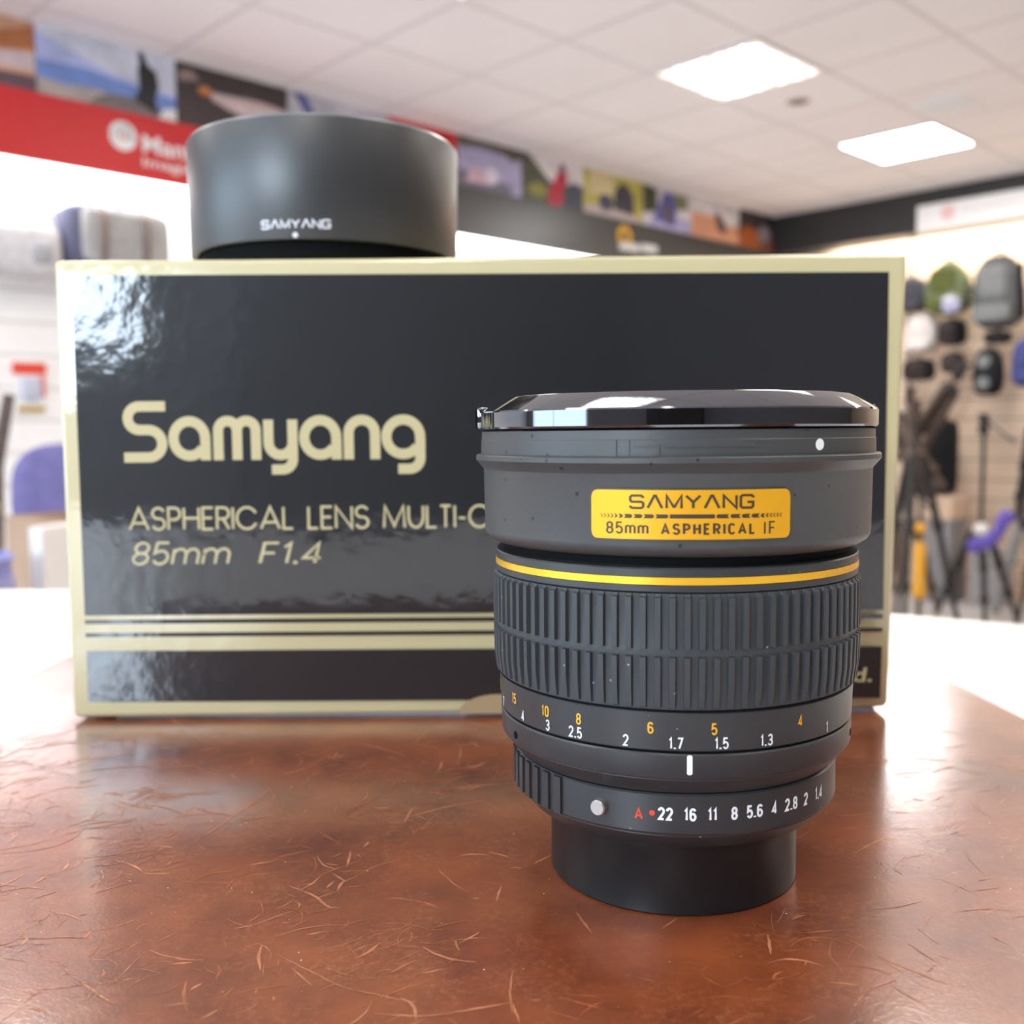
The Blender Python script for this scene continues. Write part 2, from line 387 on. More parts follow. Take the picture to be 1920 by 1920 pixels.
# a plain stroke alphabet: q is the corner height of round letters (0.5 = circular, 0.28 = squarish and narrow)
def letter(c, w, q):
    x = w / 2
    if c in '0O': return [arc(x, 1 - q, x, q, 0, 180, 14) + arc(x, q, x, q, 180, 360, 14) + [(w, 1 - q), (w, 1 - q + 0.01)]]
    if c == 'C': return [arc(x, 1 - q, x, q, 28, 180, 14) + arc(x, q, x, q, 180, 332, 14)]
    if c == 'D': return [[(0, 0), (0, 1), (w * 0.45, 1)] + arc(w * 0.45, 1 - q, w * 0.55, q, 90, 0, 10) + arc(w * 0.45, q, w * 0.55, q, 0, -90, 10) + [(-0.01, 0)]]
    if c == 'U': return [[(0, 1), (0, q)] + arc(x, q, x, q, 180, 360, 14) + [(w, 1)]]
    if c == 'S': return [arc(x, 0.75, x * 0.95, 0.25, 22, 250, 16) + arc(x, 0.26, x, 0.26, 68, -158, 16)]
    if c == '1': return [[(0, 0.78), (w * 0.75, 1.0), (w * 0.75, 0)]]
    if c == '2': return [arc(x, 0.72, x, 0.28, 172, -30, 14) + [(0.02, 0.0), (w, 0.0)]]
    if c == '3': return [arc(x, 0.755, x * 0.92, 0.245, 160, -85, 12) + arc(x, 0.26, x, 0.26, 85, -160, 14)]
    if c == '4': return [[(w * 0.74, 0), (w * 0.74, 1), (0, 0.24), (w * 1.02, 0.24)]]
    if c == '5': return [[(w * 0.93, 1), (w * 0.12, 1), (w * 0.05, 0.52)] + arc(x, 0.31, x, 0.31, 128, -155, 16)]
    if c == '6': return [arc(x, 0.29, x, 0.29, 180, 540, 20), arc(x, 0.72, x, 0.28, 22, 180, 10) + [(0, 0.29)]]
    if c == '7': return [[(0, 1), (w, 1), (w * 0.32, 0)]]
    if c == '8': return [arc(x, 0.75, x * 0.9, 0.25, -90, 270, 20), arc(x, 0.26, x, 0.26, 90, 450, 20)]
    if c == '.': return [[(0, -0.06), (0, 0.09)]]
    if c == '-': return [[(0, 0.42), (w, 0.42)]]
    if c == 'A': return [[(0, 0), (x, 1), (w, 0)], [(w * 0.16, 0.3), (w * 0.84, 0.3)]]
    rp = min(0.26, w * 0.6)
    if c == 'P': return [[(0, 0), (0, 1), (w - rp, 1)] + arc(w - rp, 0.73, rp, 0.27, 90, -90, 12) + [(0, 0.46)]]
    if c == 'R': return [[(0, 0), (0, 1), (w - rp, 1)] + arc(w - rp, 0.74, rp, 0.26, 90, -90, 12) + [(0, 0.48)], [(w * 0.5, 0.48), (w, 0)]]
    if c == 'H': return [[(0, 0), (0, 1)], [(w, 0), (w, 1)], [(0, 0.52), (w, 0.52)]]
    if c == 'E': return [[(w, 1), (0, 1), (0, 0), (w, 0)], [(0, 0.52), (w * 0.9, 0.52)]]
    if c == 'F': return [[(w, 1), (0, 1), (0, 0)], [(0, 0.50), (w * 0.88, 0.50)]]
    if c == 'I': return [[(0, 0), (0, 1)]]
    if c == 'L': return [[(0, 1), (0, 0), (w, 0)]]
    if c == 'N': return [[(0, 0), (0, 1), (w, 0), (w, 1)]]
    if c == 'M': return [[(0, 0), (w * 0.06, 1), (x, 0.08), (w * 0.94, 1), (w, 0)]]
    if c == 'T': return [[(0, 1), (w, 1)], [(x, 1), (x, 0)]]
    if c == 'm':
        h = w / 4; return [[(0, 0), (0, 0.70)], [(0, 0.70 - h * 0.9)] + arc(h, 0.70 - min(h, 0.3), h, min(h, 0.3), 180, 0, 10) + [(2 * h, 0)], [(2 * h, 0.40)] + arc(3 * h, 0.70 - min(h, 0.3), h, min(h, 0.3), 180, 0, 10) + [(w, 0)]]
    return []
def writing(text, wd, w=0.5, q=0.28, gap=0.2, wide=None, shear=0.0, step=None):
    out = []; x = 0
    W = {'1': 0.42, 'I': 0.0, '.': 0.0, '-': 0.55, 'm': 1.75, 'M': 1.35, 'L': 0.85, 'E': 0.85, 'F': 0.85, 'T': 0.9, ' ': 0.6}
    if wide: W.update(wide)
    for c in text:
        gw = w * W.get(c, 1.0)
        for ps in letter(c, gw, q): out.append(stroke([(x + a + shear * b, b) for a, b in ps], wd * (1.25 if c == '.' else 1), step))
        x += gw + gap
    return merge(out)

# ------------------------------------------------------------------ room shell
def rbox(name, m, x0, x1, y0, y1, z0, z1, **k):
    bm = bmesh.new(); box(bm, x0, x1, y0, y1, z0, z1, **k); return struct(place(link(name, bm, m), 0, 0))
RX, RY = 11.0, 9.0
rbox('floor', M['carpet'], -0.5, RX + 0.2, -0.6, RY + 0.2, FLOOR - 0.1, FLOOR)
rbox('ceiling', M['ceiling'], -0.5, RX + 0.2, -0.6, RY + 0.2, CEIL, CEIL + 0.1)
rbox('wall_left', M['slat_white'], -0.25, RX, -0.45, -0.35, FLOOR, CEIL)
rbox('wall_right', M['slat_beige'], -0.35, -0.25, -0.45, RY, FLOOR, CEIL)
rbox('wall_front', M['backwall'], -0.35, RX + 0.15, RY, RY + 0.1, FLOOR, CEIL)
bm = bmesh.new()
WIN = ((0.5, 3.8, -0.28, 1.40), (4.35, 6.05, 0.44, 1.40))
ys = [-0.45] + [v for q in WIN for v in q[:2]] + [RY]
for a, b in zip(ys[::2], ys[1::2]): box(bm, RX, RX + 0.15, a, b, FLOOR, CEIL)
for y0, y1, z0, z1 in WIN: box(bm, RX, RX + 0.15, y0, y1, FLOOR, z0); box(bm, RX, RX + 0.15, y0, y1, z1, CEIL)
struct(place(link('wall_back', bm, M['backwall']), 0, 0))
for k, (y0, y1, z0, z1) in enumerate(WIN):
    bm = bmesh.new()
    for y in (y0, (y0 + y1) / 2, y1): box(bm, RX, RX + 0.06, y - 0.025, y + 0.025, z0, z1)
    for z in (z0, z1): box(bm, RX, RX + 0.06, y0, y1, z - 0.02, z + 0.02)
    struct(place(link('window_%d' % (k + 1), bm, M['frame']), 0, 0))
rbox('trim_1', M['fascia_dark'], 0.0, 9.5, -0.35, -0.03, 1.5615, CEIL)          # bulkhead behind the posters
rbox('trim_2', M['fascia_black'], -0.25, 0.0, -0.35, RY, 1.55, CEIL)               # black pelmet along the right wall
rbox('trim_3', mat('slat_post', (0.30, 0.26, 0.22), 0.6), -0.25, -0.21, 1.03, 1.06, FLOOR, 1.55)

# ------------------------------------------------------------------ counter and mat
bm = bmesh.new()
far = [(-1.25, 0.605), (-0.60, 0.600), (-0.265, 0.590), (-0.12, 0.578), (0.0, 0.558), (0.10, 0.528), (0.188, 0.485), (0.235, 0.457), (0.33, 0.39), (0.44, 0.29), (0.53, 0.17), (0.59, 0.03), (0.62, -0.12), (0.62, -0.34)]
outl = far + [(-1.25, -0.34)]
def slab(bm, pts, z0, z1, mi=0, bev=0.0):
    a = [bm.verts.new((x, y, z0)) for x, y in pts]; b = [bm.verts.new((x, y, z1)) for x, y in pts]
    n = len(pts); bm.faces.new(a[::-1]).material_index = mi; t = bm.faces.new(b); t.material_index = mi
    for i in range(n): bm.faces.new((a[i], a[(i + 1) % n], b[(i + 1) % n], b[i])).material_index = mi
    if bev: bmesh.ops.bevel(bm, geom=list(t.edges), offset=bev, segments=3, affect='EDGES')
ct = thing('shop_counter', 'white laminate shop counter with a curved far edge under the leather mat', 'counter', (0, 0, FLOOR))
slab(bm, outl, -0.0332 - FLOOR, -0.0012 - FLOOR, bev=0.002); link('worktop', bm, M['laminate'], ct)
bm = bmesh.new(); slab(bm, [(x * 0.95 - 0.02, y * 0.93 - 0.005) for x, y in outl], 0.0, -0.0332 - FLOOR); link('body_panel', bm, M['laminate2'], ct)

mt = thing('leather_mat', 'worn reddish brown leather counter mat covered in pale scratches', 'mat', (0, 0, -0.0012))
bm = bmesh.new()
def rpoly(pts, r):
    out = []; n = len(pts)
    for i in range(n):
        p, a, b = Vector(pts[i]), Vector(pts[i - 1]), Vector(pts[(i + 1) % n])
        d0 = (a - p).normalized(); d1 = (b - p).normalized()
        for k in range(9):
            t = k / 8; q = (p + d0 * r[i]) * (1 - t) ** 2 + p * 2 * t * (1 - t) + (p + d1 * r[i]) * t ** 2
            out.append((q.x, q.y))
    return out
slab(bm, rpoly([(0.168, 0.085), (0.151, 0.366), (-0.178, 0.430), (-0.186, 0.085)], (0.01, 0.022, 0.03, 0.01)), 0.0, 0.0012, bev=0.0004)
link('hide', bm, M['leather'], mt)
bm = bmesh.new()
flat = lambda u, v, d=0.0: (u * mm, v * mm, 0.00124 + random.random() * 0.00003)
BIG = [[(-42.5, 166.8), (-33.9, 160.1), (-27.8, 155.2), (-20.7, 152.3), (-15.5, 150.4)], [(-44.4, 191.8), (-38.3, 187.1), (-34.9, 182.7), (-32.4, 182.2)], [(-25.0, 226.1), (-16.9, 232.3), (-6.7, 237.2)], [(-70.6, 210.3), (-66.6, 222.0), (-62.4, 238.6), (-60.9, 245.9)], [(-77.1, 207.7), (-66.1, 194.6), (-59.4, 193.3), (-52.9, 192.7), (-48.9, 195.5)], [(-108.9, 208.3), (-100.9, 210.4), (-96.7, 216.6), (-98.1, 232.4)], [(-72.2, 175.2), (-68.7, 178.7)], [(-72.1, 166.7), (-72.0, 172.3)], [(-48.3, 176.7), (-46.7, 180.0)], [(-86.1, 240.2), (-79.9, 241.1)], [(-109.8, 211.1), (-109.7, 216.9), (-112.5, 223.0), (-114.5, 224.6)], [(-0.6, 147.3), (-0.9, 153.2), (-0.5, 159.6)], [(-21.7, 147.6), (-13.5, 146.8), (-5.5, 148.8), (-0.6, 150.2)], [(25.8, 173.1), (29.3, 177.0)], [(11.1, 179.8), (13.4, 171.7)], [(50.3, 155.2), (54.3, 154.2)], [(56.7, 153.8), (60.7, 155.7)], [(44.1, 170.8), (42.8, 163.9)], [(-95.7, 238.3), (-84.8, 232.8)], [(-19.9, 256.8), (-19.2, 266.2)], [(-9.8, 168.4), (-6.3, 172.5)], [(-37.2, 211.0), (-43.1, 218.4)], [(-0.6, 150.2), (0.5, 144.8)], [(-93.9, 197.6), (-94.9, 192.8)], [(3.7, 200.7), (8.3, 205.9)], [(-3.6, 184.3), (-2.7, 191.0)], [(70.9, 172.7), (72.3, 167.0)], [(70.4, 204.6), (80.0, 212.8)]]
def smooth_line(P):
    out = []
    for i in range(len(P) - 1):
        p0, p1, p2, p3 = P[max(i - 1, 0)], P[i], P[i + 1], P[min(i + 2, len(P) - 1)]
        for k in range(10):
            t = k / 10
            out.append(tuple(0.5 * (2 * p1[j] + (p2[j] - p0[j]) * t + (2 * p0[j] - 5 * p1[j] + 4 * p2[j] - p3[j]) * t * t + (3 * p1[j] - p0[j] - 3 * p2[j] + p3[j]) * t ** 3) + random.gauss(0, 0.05) for j in (0, 1)))
    return out + [P[-1]]
for s in BIG: put(bm, stroke(smooth_line(s), random.uniform(0.3, 0.6), None, True), flat, random.choice((0, 0, 1)))
rs = random.Random(3)
cl = [(rs.uniform(-170, 140), 92 + 268 * rs.random() ** 1.2, rs.choice((rs.gauss(0.5, 0.4), rs.gauss(2.5, 0.4), rs.uniform(0, 6.3)))) for k in range(150)] + [(rs.uniform(-150, -20), rs.uniform(150, 290), rs.gauss(0.6, 0.5)) for k in range(90)]
for i in range(2300):
    if i % 4 == 0: x, y = rs.uniform(-176, 145), 92 + 268 * rs.random() ** 1.2; a = rs.uniform(0, 6.3)
    else:
        q = cl[int(len(cl) * rs.random())]; x, y, a = q[0] + rs.gauss(0, 5), q[1] + rs.gauss(0, 5), q[2] + rs.gauss(0, 0.25)
    if math.hypot(x - 32, y - 202) < 26 or abs(x + 15) > 155 or not 90 < y < 355: continue
    c = rs.gauss(0, 0.05); n = int(rs.choice((5, 7, 9, 14, 20))); p = [(x, y)]
    st = rs.uniform(0.25, 0.7) * (1.5 if y > 230 else 1)
    for k in range(n):
        a += c + rs.gauss(0, 0.06); p.append((p[-1][0] + cos(a) * st, p[-1][1] + sin(a) * st))
    put(bm, stroke(p, rs.choice((0.08, 0.12, 0.16, 0.24, 0.36, 0.55)) * (1.3 if y > 230 else 1), None, True), flat, rs.choice((0, 0, 1, 1, 1)) if x < -10 else rs.choice((0, 1, 1, 1)))
for i in range(170):
    x, y = rs.uniform(-120, 110), rs.uniform(140, 260)
    if math.hypot(x - 32, y - 202) < 26: continue
    put(bm, disc(x, y, rs.choice((0.07, 0.1, 0.1, 0.16)), 7), flat, 2)
tag(link('scratches', bm, [M['scratch'], M['scratch2'], M['dust']], mt), 'pale scratches and dust specks', kind='stuff')

# ------------------------------------------------------------------ the lens
LX, LY = 0.0321, 0.2019
ln = thing('camera_lens', 'black camera lens with yellow name plate standing on its rear cap', 'camera lens', (LX, LY, 0))
def turn(name, prof, m, parent=ln, segs=256, mis=None, sm=28, closed=True):
    bm = bmesh.new(); lathe(bm, [(r * mm, z * mm) for r, z in prof], segs, mis=mis, closed=closed); return link(name, bm, m, parent, smooth=sm)
turn('rear_cap', [(0, 0.02), (24.2, 0.02), (24.55, 0.35), (24.55, 11.2), (24.75, 11.6), (24.75, 14.4), (0, 14.4)], M['capblack'], closed=False)
# aperture ring with finger ribs
bm = bmesh.new()
lathe(bm, [(r * mm, z * mm) for r, z in [(24, 14.5), (27.9, 14.5), (28.8, 14.9), (31.1, 17.55), (31.1, 17.8), (31.5, 18.0), (31.75, 18.4), (31.75, 25.0), (31.4, 25.3), (29.0, 25.4), (29.0, 16), (24, 16)]], 256, closed=True)
for base in (-98, 84):
    for k in range(9):
        a = base + k * 5.9
        for (z0, z1) in ((18.2, 25.15),):
            n = 4; vs = []
            for i in range(n + 1):
                t = radians(a + 3.3 * i / n)
                for r, z in ((31.6, z0), (32.25, z0 + 0.15), (32.25, z1 - 0.1), (31.6, z1)): vs.append(bm.verts.new((r * mm * sin(t), -r * mm * cos(t), z * mm)))
            for i in range(n):
                for j in range(3): bm.faces.new((vs[i * 4 + j], vs[i * 4 + j + 1], vs[i * 4 + 5 + j], vs[i * 4 + 4 + j]))
            bm.faces.new(vs[:4]); bm.faces.new(vs[-4:])
ar = link('aperture_ring', bm, M['satin'], ln, smooth=28)
def number(t, v0, v1, wd):
    v, f = writing(t, wd, w=0.42, q=0.27, gap=0.30); u = [p[0] for p in v]; c = (min(u) + max(u)) / 2; k = (v1 - v0) / (1 + wd)
    return [((p[0] - c) * k, v0 + (p[1] + wd / 2) * k, p[2]) for p in v], f
bm = bmesh.new(); rr = 31.79
for t, a in (('22', -11.04), ('16', -3.24), ('11', 3.63), ('8', 10.76), ('5.6', 17.77), ('4', 24.83), ('2.8', 32.13), ('2', 39.35), ('1.4', 47.39)):
    put(bm, scl(number(t, 20.65, 23.0, 0.215)), cyl(rr * mm, a))
tag(link('aperture_numbers', bm, M['white'], ar), 'white aperture numbers')
bm = bmesh.new()
put(bm, scl(fit(writing('A', 0.18, w=0.6), -0.75, 0.75, 20.55, 22.7)), cyl(rr * mm, -19.29)); put(bm, scl(disc(0, 21.83, 0.5)), cyl(rr * mm, -15.05))
tag(link('automatic_mark', bm, M['red'], ar), 'red letter A and dot')
bm = bmesh.new(); t = radians(-32.1); d = Vector((sin(t), -cos(t), 0)); c0 = Vector((0, 0, 21.7 * mm))
tube(bm, [c0 + d * 31 * mm, c0 + d * 32.9 * mm, c0 + d * 33.15 * mm], [1.42 * mm, 1.42 * mm, 1.2 * mm], 28)
tag(link('lock_pin', bm, M['pin'], ar, smooth=40), 'silver lock pin')
# index collar
ic = turn('index_collar', [(29, 25.5), (31.6, 25.6), (32.3, 26.4), (34.0, 28.5), (34.0, 28.7), (34.32, 28.9), (34.45, 29.3), (34.5, 33.0), (34.25, 33.3), (29, 33.3)], M['satin'])
bm = bmesh.new(); put(bm, scl((lambda s: s)(poly(rrect(-0.47, 0.47, 29.75, 33.2, 0.35)))), cyl(34.56 * mm, -4.03)); tag(link('index_mark', bm, M['white'], ic), 'white index line')
for a, z in ((-67, 30.6), (66, 30.8)):
    bm = bmesh.new(); t = radians(a); d = Vector((sin(t), -cos(t), 0)); c0 = Vector((0, 0, z * mm)); tube(bm, [c0 + d * 34 * mm, c0 + d * 34.55 * mm], 0.75 * mm, 16)
    link('set_screw', bm, M['gap'], ic, smooth=40)
# distance scale
ds = turn('distance_scale', [(29, 33.6), (34.3, 33.7), (34.53, 33.95), (34.75, 40.3), (34.6, 40.6), (29, 40.7)], M['satin'])
bm = bmesh.new(); rr = 34.66
for t, a in (('7', -79.1), ('4', -61.55), ('3', -48.63), ('2.5', -38.05), ('2', -22.11), ('1.7', -7.79), ('1.5', 4.9), ('1.3', 18.45), ('1', 42.66)):
    put(bm, scl(number(t, 34.2, 36.25, 0.165)), cyl(rr * mm, a))
tag(link('metre_numbers', bm, M['white'], ds), 'white distance numbers')
bm = bmesh.new(); rr = 34.74
for t, a in (('25', -86.2), ('15', -67.16), ('10', -49.53), ('8', -36.73), ('6', -14.93), ('5', 2.74), ('4', 29.98)):
    put(bm, scl(number(t, 36.7, 38.75, 0.165)), cyl(rr * mm, a))
tag(link('feet_numbers', bm, M['orange'], ds), 'orange distance numbers')
# ribbed focus ring
bm = bmesh.new(); NR = 91
lev = [(40.75, 34.9, 34.9), (41.35, 35.0, 35.0), (41.5, 35.0, 35.45), (45.0, 35.1, 35.85), (50.0, 35.15, 35.95), (50.2, 35.2, 35.2), (51.35, 35.2, 35.2), (51.5, 35.15, 35.95), (60.1, 35.15, 35.95), (60.35, 35.2, 35.5), (60.75, 35.2, 35.3), (60.8, 34.9, 34.9)]
rings = []
for z, rb, rt in lev:
    rg = []
    for k in range(NR):
        for fr, top in ((0.0, 0), (0.16, 0), (0.32, 0), (0.48, 0), (0.54, 1), (0.70, 1), (0.82, 1), (0.94, 1)):
            t = 2 * pi * (k + fr) / NR; r = (rt if top else rb) * mm; rg.append(bm.verts.new((r * sin(t), -r * cos(t), z * mm)))
    rings.append(rg)
for A, B in zip(rings, rings[1:]):
    n = len(A)
    for i in range(n): bm.faces.new((A[i], A[(i + 1) % n], B[(i + 1) % n], B[i]))
link('focus_ring', bm, M['rubber'], ln, smooth=25)
turn('focus_core', [(29, 40.6), (34.95, 40.6), (34.95, 60.9), (29, 60.9)], M['gap'])
# trim section with the gold ring
turn('trim_collar', [(29, 60.85), (35.1, 60.9), (35.3, 61.1), (35.3, 62.15), (35.15, 62.2), (35.15, 63.55), (35.3, 63.6), (35.3, 64.85), (35.1, 65.1), (33.6, 65.2), (33.6, 67.5), (29, 67.5)], M['satin'])
turn('shade_ring', [(29, 65.25), (33.75, 65.25), (33.75, 66.86), (29, 66.86)], M['gap'])  # near-black ring painting the shade in the slot under the barrel
turn('gold_ring', [(35.1, 62.22), (35.38, 62.25), (35.38, 63.5), (35.1, 63.53)], M['goldring'])
# front barrel
fb = turn('front_barrel', [(29, 66.9), (34.6, 66.85), (35.6, 66.95), (36.9, 67.75), (37.35, 68.5), (37.45, 69.2), (37.6, 80.7), (37.75, 81.0), (38.9, 82.35), (39.1, 82.6), (39.1, 83.4), (38.85, 83.65), (38.1, 83.75), (38.05, 86.35), (37.95, 86.5), (37.9, 88.0), (29, 88.1)], M['barrel'])
bm = bmesh.new(); put(bm, scl(disc(0, 85.4, 0.98)), cyl(38.12 * mm, 30.3)); tag(link('hood_index_dot', bm, M['white'], fb), 'white index dot')
# raised bayonet lugs of the hood mount
def lug(a0, a1, z0, z1, r0, r1):
    n = max(2, int(abs(a1 - a0) / 2)); vs = []
    for i in range(n + 1):
        t = radians(a0 + (a1 - a0) * i / n)
        for r, z in ((r0, z0), (r1, z0), (r1, z1), (r0, z1)): vs.append(bm.verts.new((r * mm * sin(t), -r * mm * cos(t), z * mm)))
    for i in range(n):
        for j in range(4): bm.faces.new((vs[i * 4 + j], vs[i * 4 + (j + 1) % 4], vs[i * 4 + 4 + (j + 1) % 4], vs[i * 4 + 4 + j]))
    bm.faces.new(vs[:4]); bm.faces.new(vs[-4:])
for off in (0, 120, 240):
    bm = bmesh.new()
    lug(-24.0 + off, -22.9 + off, 83.7, 86.4, 38.0, 38.30); lug(-20.2 + off, -19.6 + off, 83.9, 86.3, 38.0, 38.25)
    lug(-18.5 + off, -12.2 + off, 85.3, 85.6, 38.0, 38.22); lug(-12.9 + off, -12.2 + off, 83.9, 85.6, 38.0, 38.3)
    lug(-11.0 + off, 11.5 + off, 85.2, 86.3, 38.0, 38.25)
    link('bayonet_lug', bm, M['barrel'], fb, smooth=30)
# name plate
bm = bmesh.new(); AC = -4.2
def curved_plate(bm, x0, x1, z0, z1, rc, r0, r1, ac, mi=0):
    n = 40; top = []; xs = [x0 + (x1 - x0) * i / n for i in range(n + 1)]
    def half(x):
        e = min(x - x0, x1 - x)
        return 0.0 if e >= rc else rc - math.sqrt(max(rc * rc - (rc - e) ** 2, 0))
    xs = sorted(set(xs + [x0 + rc * k / 6 for k in range(7)] + [x1 - rc * k / 6 for k in range(7)]))
    prev = None
    for x in xs:
        h_ = half(x); q = []
        for r, z in ((r0, z0 + h_), (r1, z0 + h_), (r1, z1 - h_), (r0, z1 - h_)):
            t = x / 37.5 + radians(ac); q.append(bm.verts.new((r * mm * sin(t), -r * mm * cos(t), z * mm)))
        if prev:
            for j in range(4): bm.faces.new((prev[j], prev[(j + 1) % 4], q[(j + 1) % 4], q[j])).material_index = mi
        prev = q
curved_plate(bm, -17.02, 17.02, 69.92, 78.44, 1.3, 37.2, 37.74, AC, 1)
curved_plate(bm, -16.78, 16.78, 70.12, 78.22, 1.15, 37.3, 37.80, AC, 0)
npl = tag(link('name_plate', bm, [M['plate'], M['plateedge']], fb, smooth=30), 'yellow metal name plate')
bm = bmesh.new(); cp = cyl(37.86 * mm, AC)
put(bm, scl(fit(caps_name(0.19), -10.35, 10.25, 74.88, 77.72)), cp)
put(bm, scl(fit(writing('85mm', 0.155, w=0.45, gap=0.30, wide={'m': 1.5}), -14.3, -7.1, 70.95, 73.0)), cp)
put(bm, scl(fit(writing('ASPHERICAL', 0.20, w=0.42, gap=0.40, wide={'A': 1.25}), -5.1, 10.3, 70.92, 72.98)), cp)
put(bm, scl(fit(writing('IF', 0.13, w=0.46, gap=0.38), 12.0, 13.95, 70.92, 72.98)), cp)
zc, hh = 73.93, 0.33
def chev(x, l, sgn):   # pointed bar: notch at the outer end, point at the inner end
    return poly([(x, zc - hh), (x + sgn * l, zc - hh), (x + sgn * (l + 0.3), zc), (x + sgn * l, zc + hh), (x, zc + hh), (x + sgn * 0.3, zc)])
for sgn in (1, -1):
    x = -15.3 * sgn
    for l in (0.16, 0.18, 0.2, 0.22, 0.3, 0.5, 1.2, 1.25, 1.5, 1.9):
        put(bm, scl(chev(x, l, sgn)), cp); x += sgn * (l + 0.42)
    if sgn == 1: xl = x
put(bm, scl(stroke([(xl + 0.05, zc), (-xl - 0.05, zc)], 2 * hh, 0.3)), cp)
tag(link('plate_lettering', bm, M['platetext'], npl), 'dark printed lettering')
# front lens cap
fc = turn('front_cap', [(30, 88.2), (37.6, 88.2), (38.3, 88.45), (38.45, 88.8), (38.45, 91.5), (38.3, 91.8), (34.4, 94.35), (34.0, 94.5), (0, 94.5)], M['gloss'], closed=False, sm=20)
for s in (-1, 1):
    bm = bmesh.new(); n = 9
    box(bm, s * 36.2 * mm, s * 38.75 * mm, -5 * mm, 5 * mm, 88.45 * mm, 92.7 * mm, bev=0.5 * mm)
    for k in range(n): y = -4.2 + 8.4 * k / (n - 1); box(bm, s * 38.3 * mm, s * 39.0 * mm, (y - 0.22) * mm, (y + 0.22) * mm, 88.7 * mm, 92.2 * mm)
    link('pinch_tab', bm, M['gloss'], fc, smooth=35)

# ------------------------------------------------------------------ the carton
BX0, BX1, BY0, BY1, BZ0, BZ1 = -0.1365, 0.1190, 0.308, 0.440, 0.0010, 0.1405
bxr = thing('product_box', 'glossy black and gold lens carton lying on its long side behind the lens', 'box', ((BX0 + BX1) / 2, (BY0 + BY1) / 2, 0))
ox, oy = -(BX0 + BX1) / 2, -(BY0 + BY1) / 2
bm = bmesh.new(); box(bm, BX0 + ox, BX1 + ox, BY0 + oy, BY1 + oy, BZ0, BZ1, bev=0.0016, seg=4)
# dented lower right front corner
for v in bm.verts:
    d = Vector((v.co.x - (BX1 + ox), v.co.z - BZ0)).length
    if d < 0.012 and v.co.y < 0: v.co.x -= (0.012 - d) * 0.22; v.co.z += (0.012 - d) * 0.05; v.co.y += (0.012 - d) * 0.2
link('carton', bm, M['boxgold'], bxr, smooth=50)
front = lambda u, v, d=0.0: (u * mm + ox, BY0 + oy - 0.00006 - d, v * mm)
front2 = lambda u, v, d=0.0: (u * mm + ox, BY0 + oy - 0.00012 - d, v * mm)
bm = bmesh.new()
put(bm, poly([(-131.5, 33.0), (113.8, 32.7), (113.5, 135.0), (-131.3, 136.0)]), front)
put(bm, poly([(-131.5, 6.0), (113.4, 5.2), (113.6, 21.4), (-131.4, 22.0)]), front)
put(bm, poly([(-131.5, 30.4), (113.7, 30.0), (113.7, 31.4), (-131.5, 31.7)]), front)
put(bm, poly([(-131.5, 26.3), (113.7, 25.9), (113.7, 27.2), (-131.5, 27.6)]), front)
tag(link('printed_panel', bm, M['boxblack'], bxr), 'black printed panels and stripes')
# rounded lower case logo
W = 3.05; sh = []
def bowl(x0, x1, stem_to, tail=None):
    cx = (x0 + x1) / 2; rx = (x1 - x0) / 2 - W / 2; ry = 5.2; cz = 87.0; xs = x1 - W / 2
    sh.append(stroke(arc(cx, cz, rx, ry, 0, 325, 40), W))
    if tail is None: sh.append(stroke([(xs, stem_to), (xs, cz)], W))
    else: sh.append(stroke([(xs, cz), (xs, 80.6)] + arc(xs - 3.3, 80.6, 3.3, 3.3, 0, -90, 10) + [(tail, 77.3)], W))
sh.append(stroke([(-104.6, 96.8), (-112.5, 96.8)] + arc(-112.5, 93.25, 3.55, 3.55, 90, 270, 20) + [(-109.95, 89.7)] + arc(-109.95, 85.55, 4.15, 4.15, 90, -90, 20) + [(-117.5, 81.4)], W))
bowl(-103.9, -91.2, 80.4)
for x in (-88.8, -83.1): sh.append(stroke([(x, 80.4), (x, 89.3)] + arc(x + 2.85, 89.3, 2.85, 2.9, 180, 0, 16) + [(x + 5.7, 80.4)], W))
sh.append(stroke([(-73.6, 92.5), (-73.6, 85.6)] + arc(-69.95, 85.6, 3.65, 3.8, 180, 360, 18), W))
sh.append(stroke([(-66.3, 92.5), (-66.3, 80.6)] + arc(-69.5, 80.6, 3.2, 3.2, 0, -90, 10) + [(-72.8, 77.4)], W))
bowl(-64.3, -51.5, 80.3)
sh.append(stroke([(-49.3, 80.3), (-49.3, 88.2)] + arc(-45.3, 88.2, 4.0, 4.0, 180, 0, 18) + [(-41.3, 80.3)], W))
bowl(-39.4, -26.1, 0, -34.4)
bm = bmesh.new(); put(bm, merge(sh), front2); tag(link('logo_lettering', bm, M['boxink'], bxr), 'gold rounded logo lettering')
AG = {'A': 1.0, 'S': 0.66, 'P': 0.62, 'H': 0.80, 'E': 0.55, 'R': 0.64, 'L': 0.50, 'N': 0.85, 'M': 1.12, 'U': 0.78, 'T': 0.56, 'C': 1.08, 'O': 1.15, 'D': 0.85, '-': 0.36, ' ': 0.42}
bm = bmesh.new(); put(bm, fit(writing('ASPHERICAL LENS MULTI-C', 0.118, w=0.88, q=0.5, gap=0.19, wide=AG), -116.9, -6.9, 58.6, 66.8), front2)
put(bm, fit(writing('OATED', 0.118, w=0.88, q=0.5, gap=0.19, wide=AG), -5.3, 26.5, 58.6, 66.8), front2)
tag(link('lens_type_lettering', bm, M['boxink'], bxr), 'thin gold capitals')
bm = bmesh.new(); put(bm, fit(writing('85mm', 0.12, w=0.62, q=0.34, gap=0.24, shear=0.2, wide={'m': 1.75}), -116.3, -86.1, 48.4, 55.7), front2)
tag(link('focal_length_lettering', bm, M['boxink'], bxr), 'slanted thin gold figures')
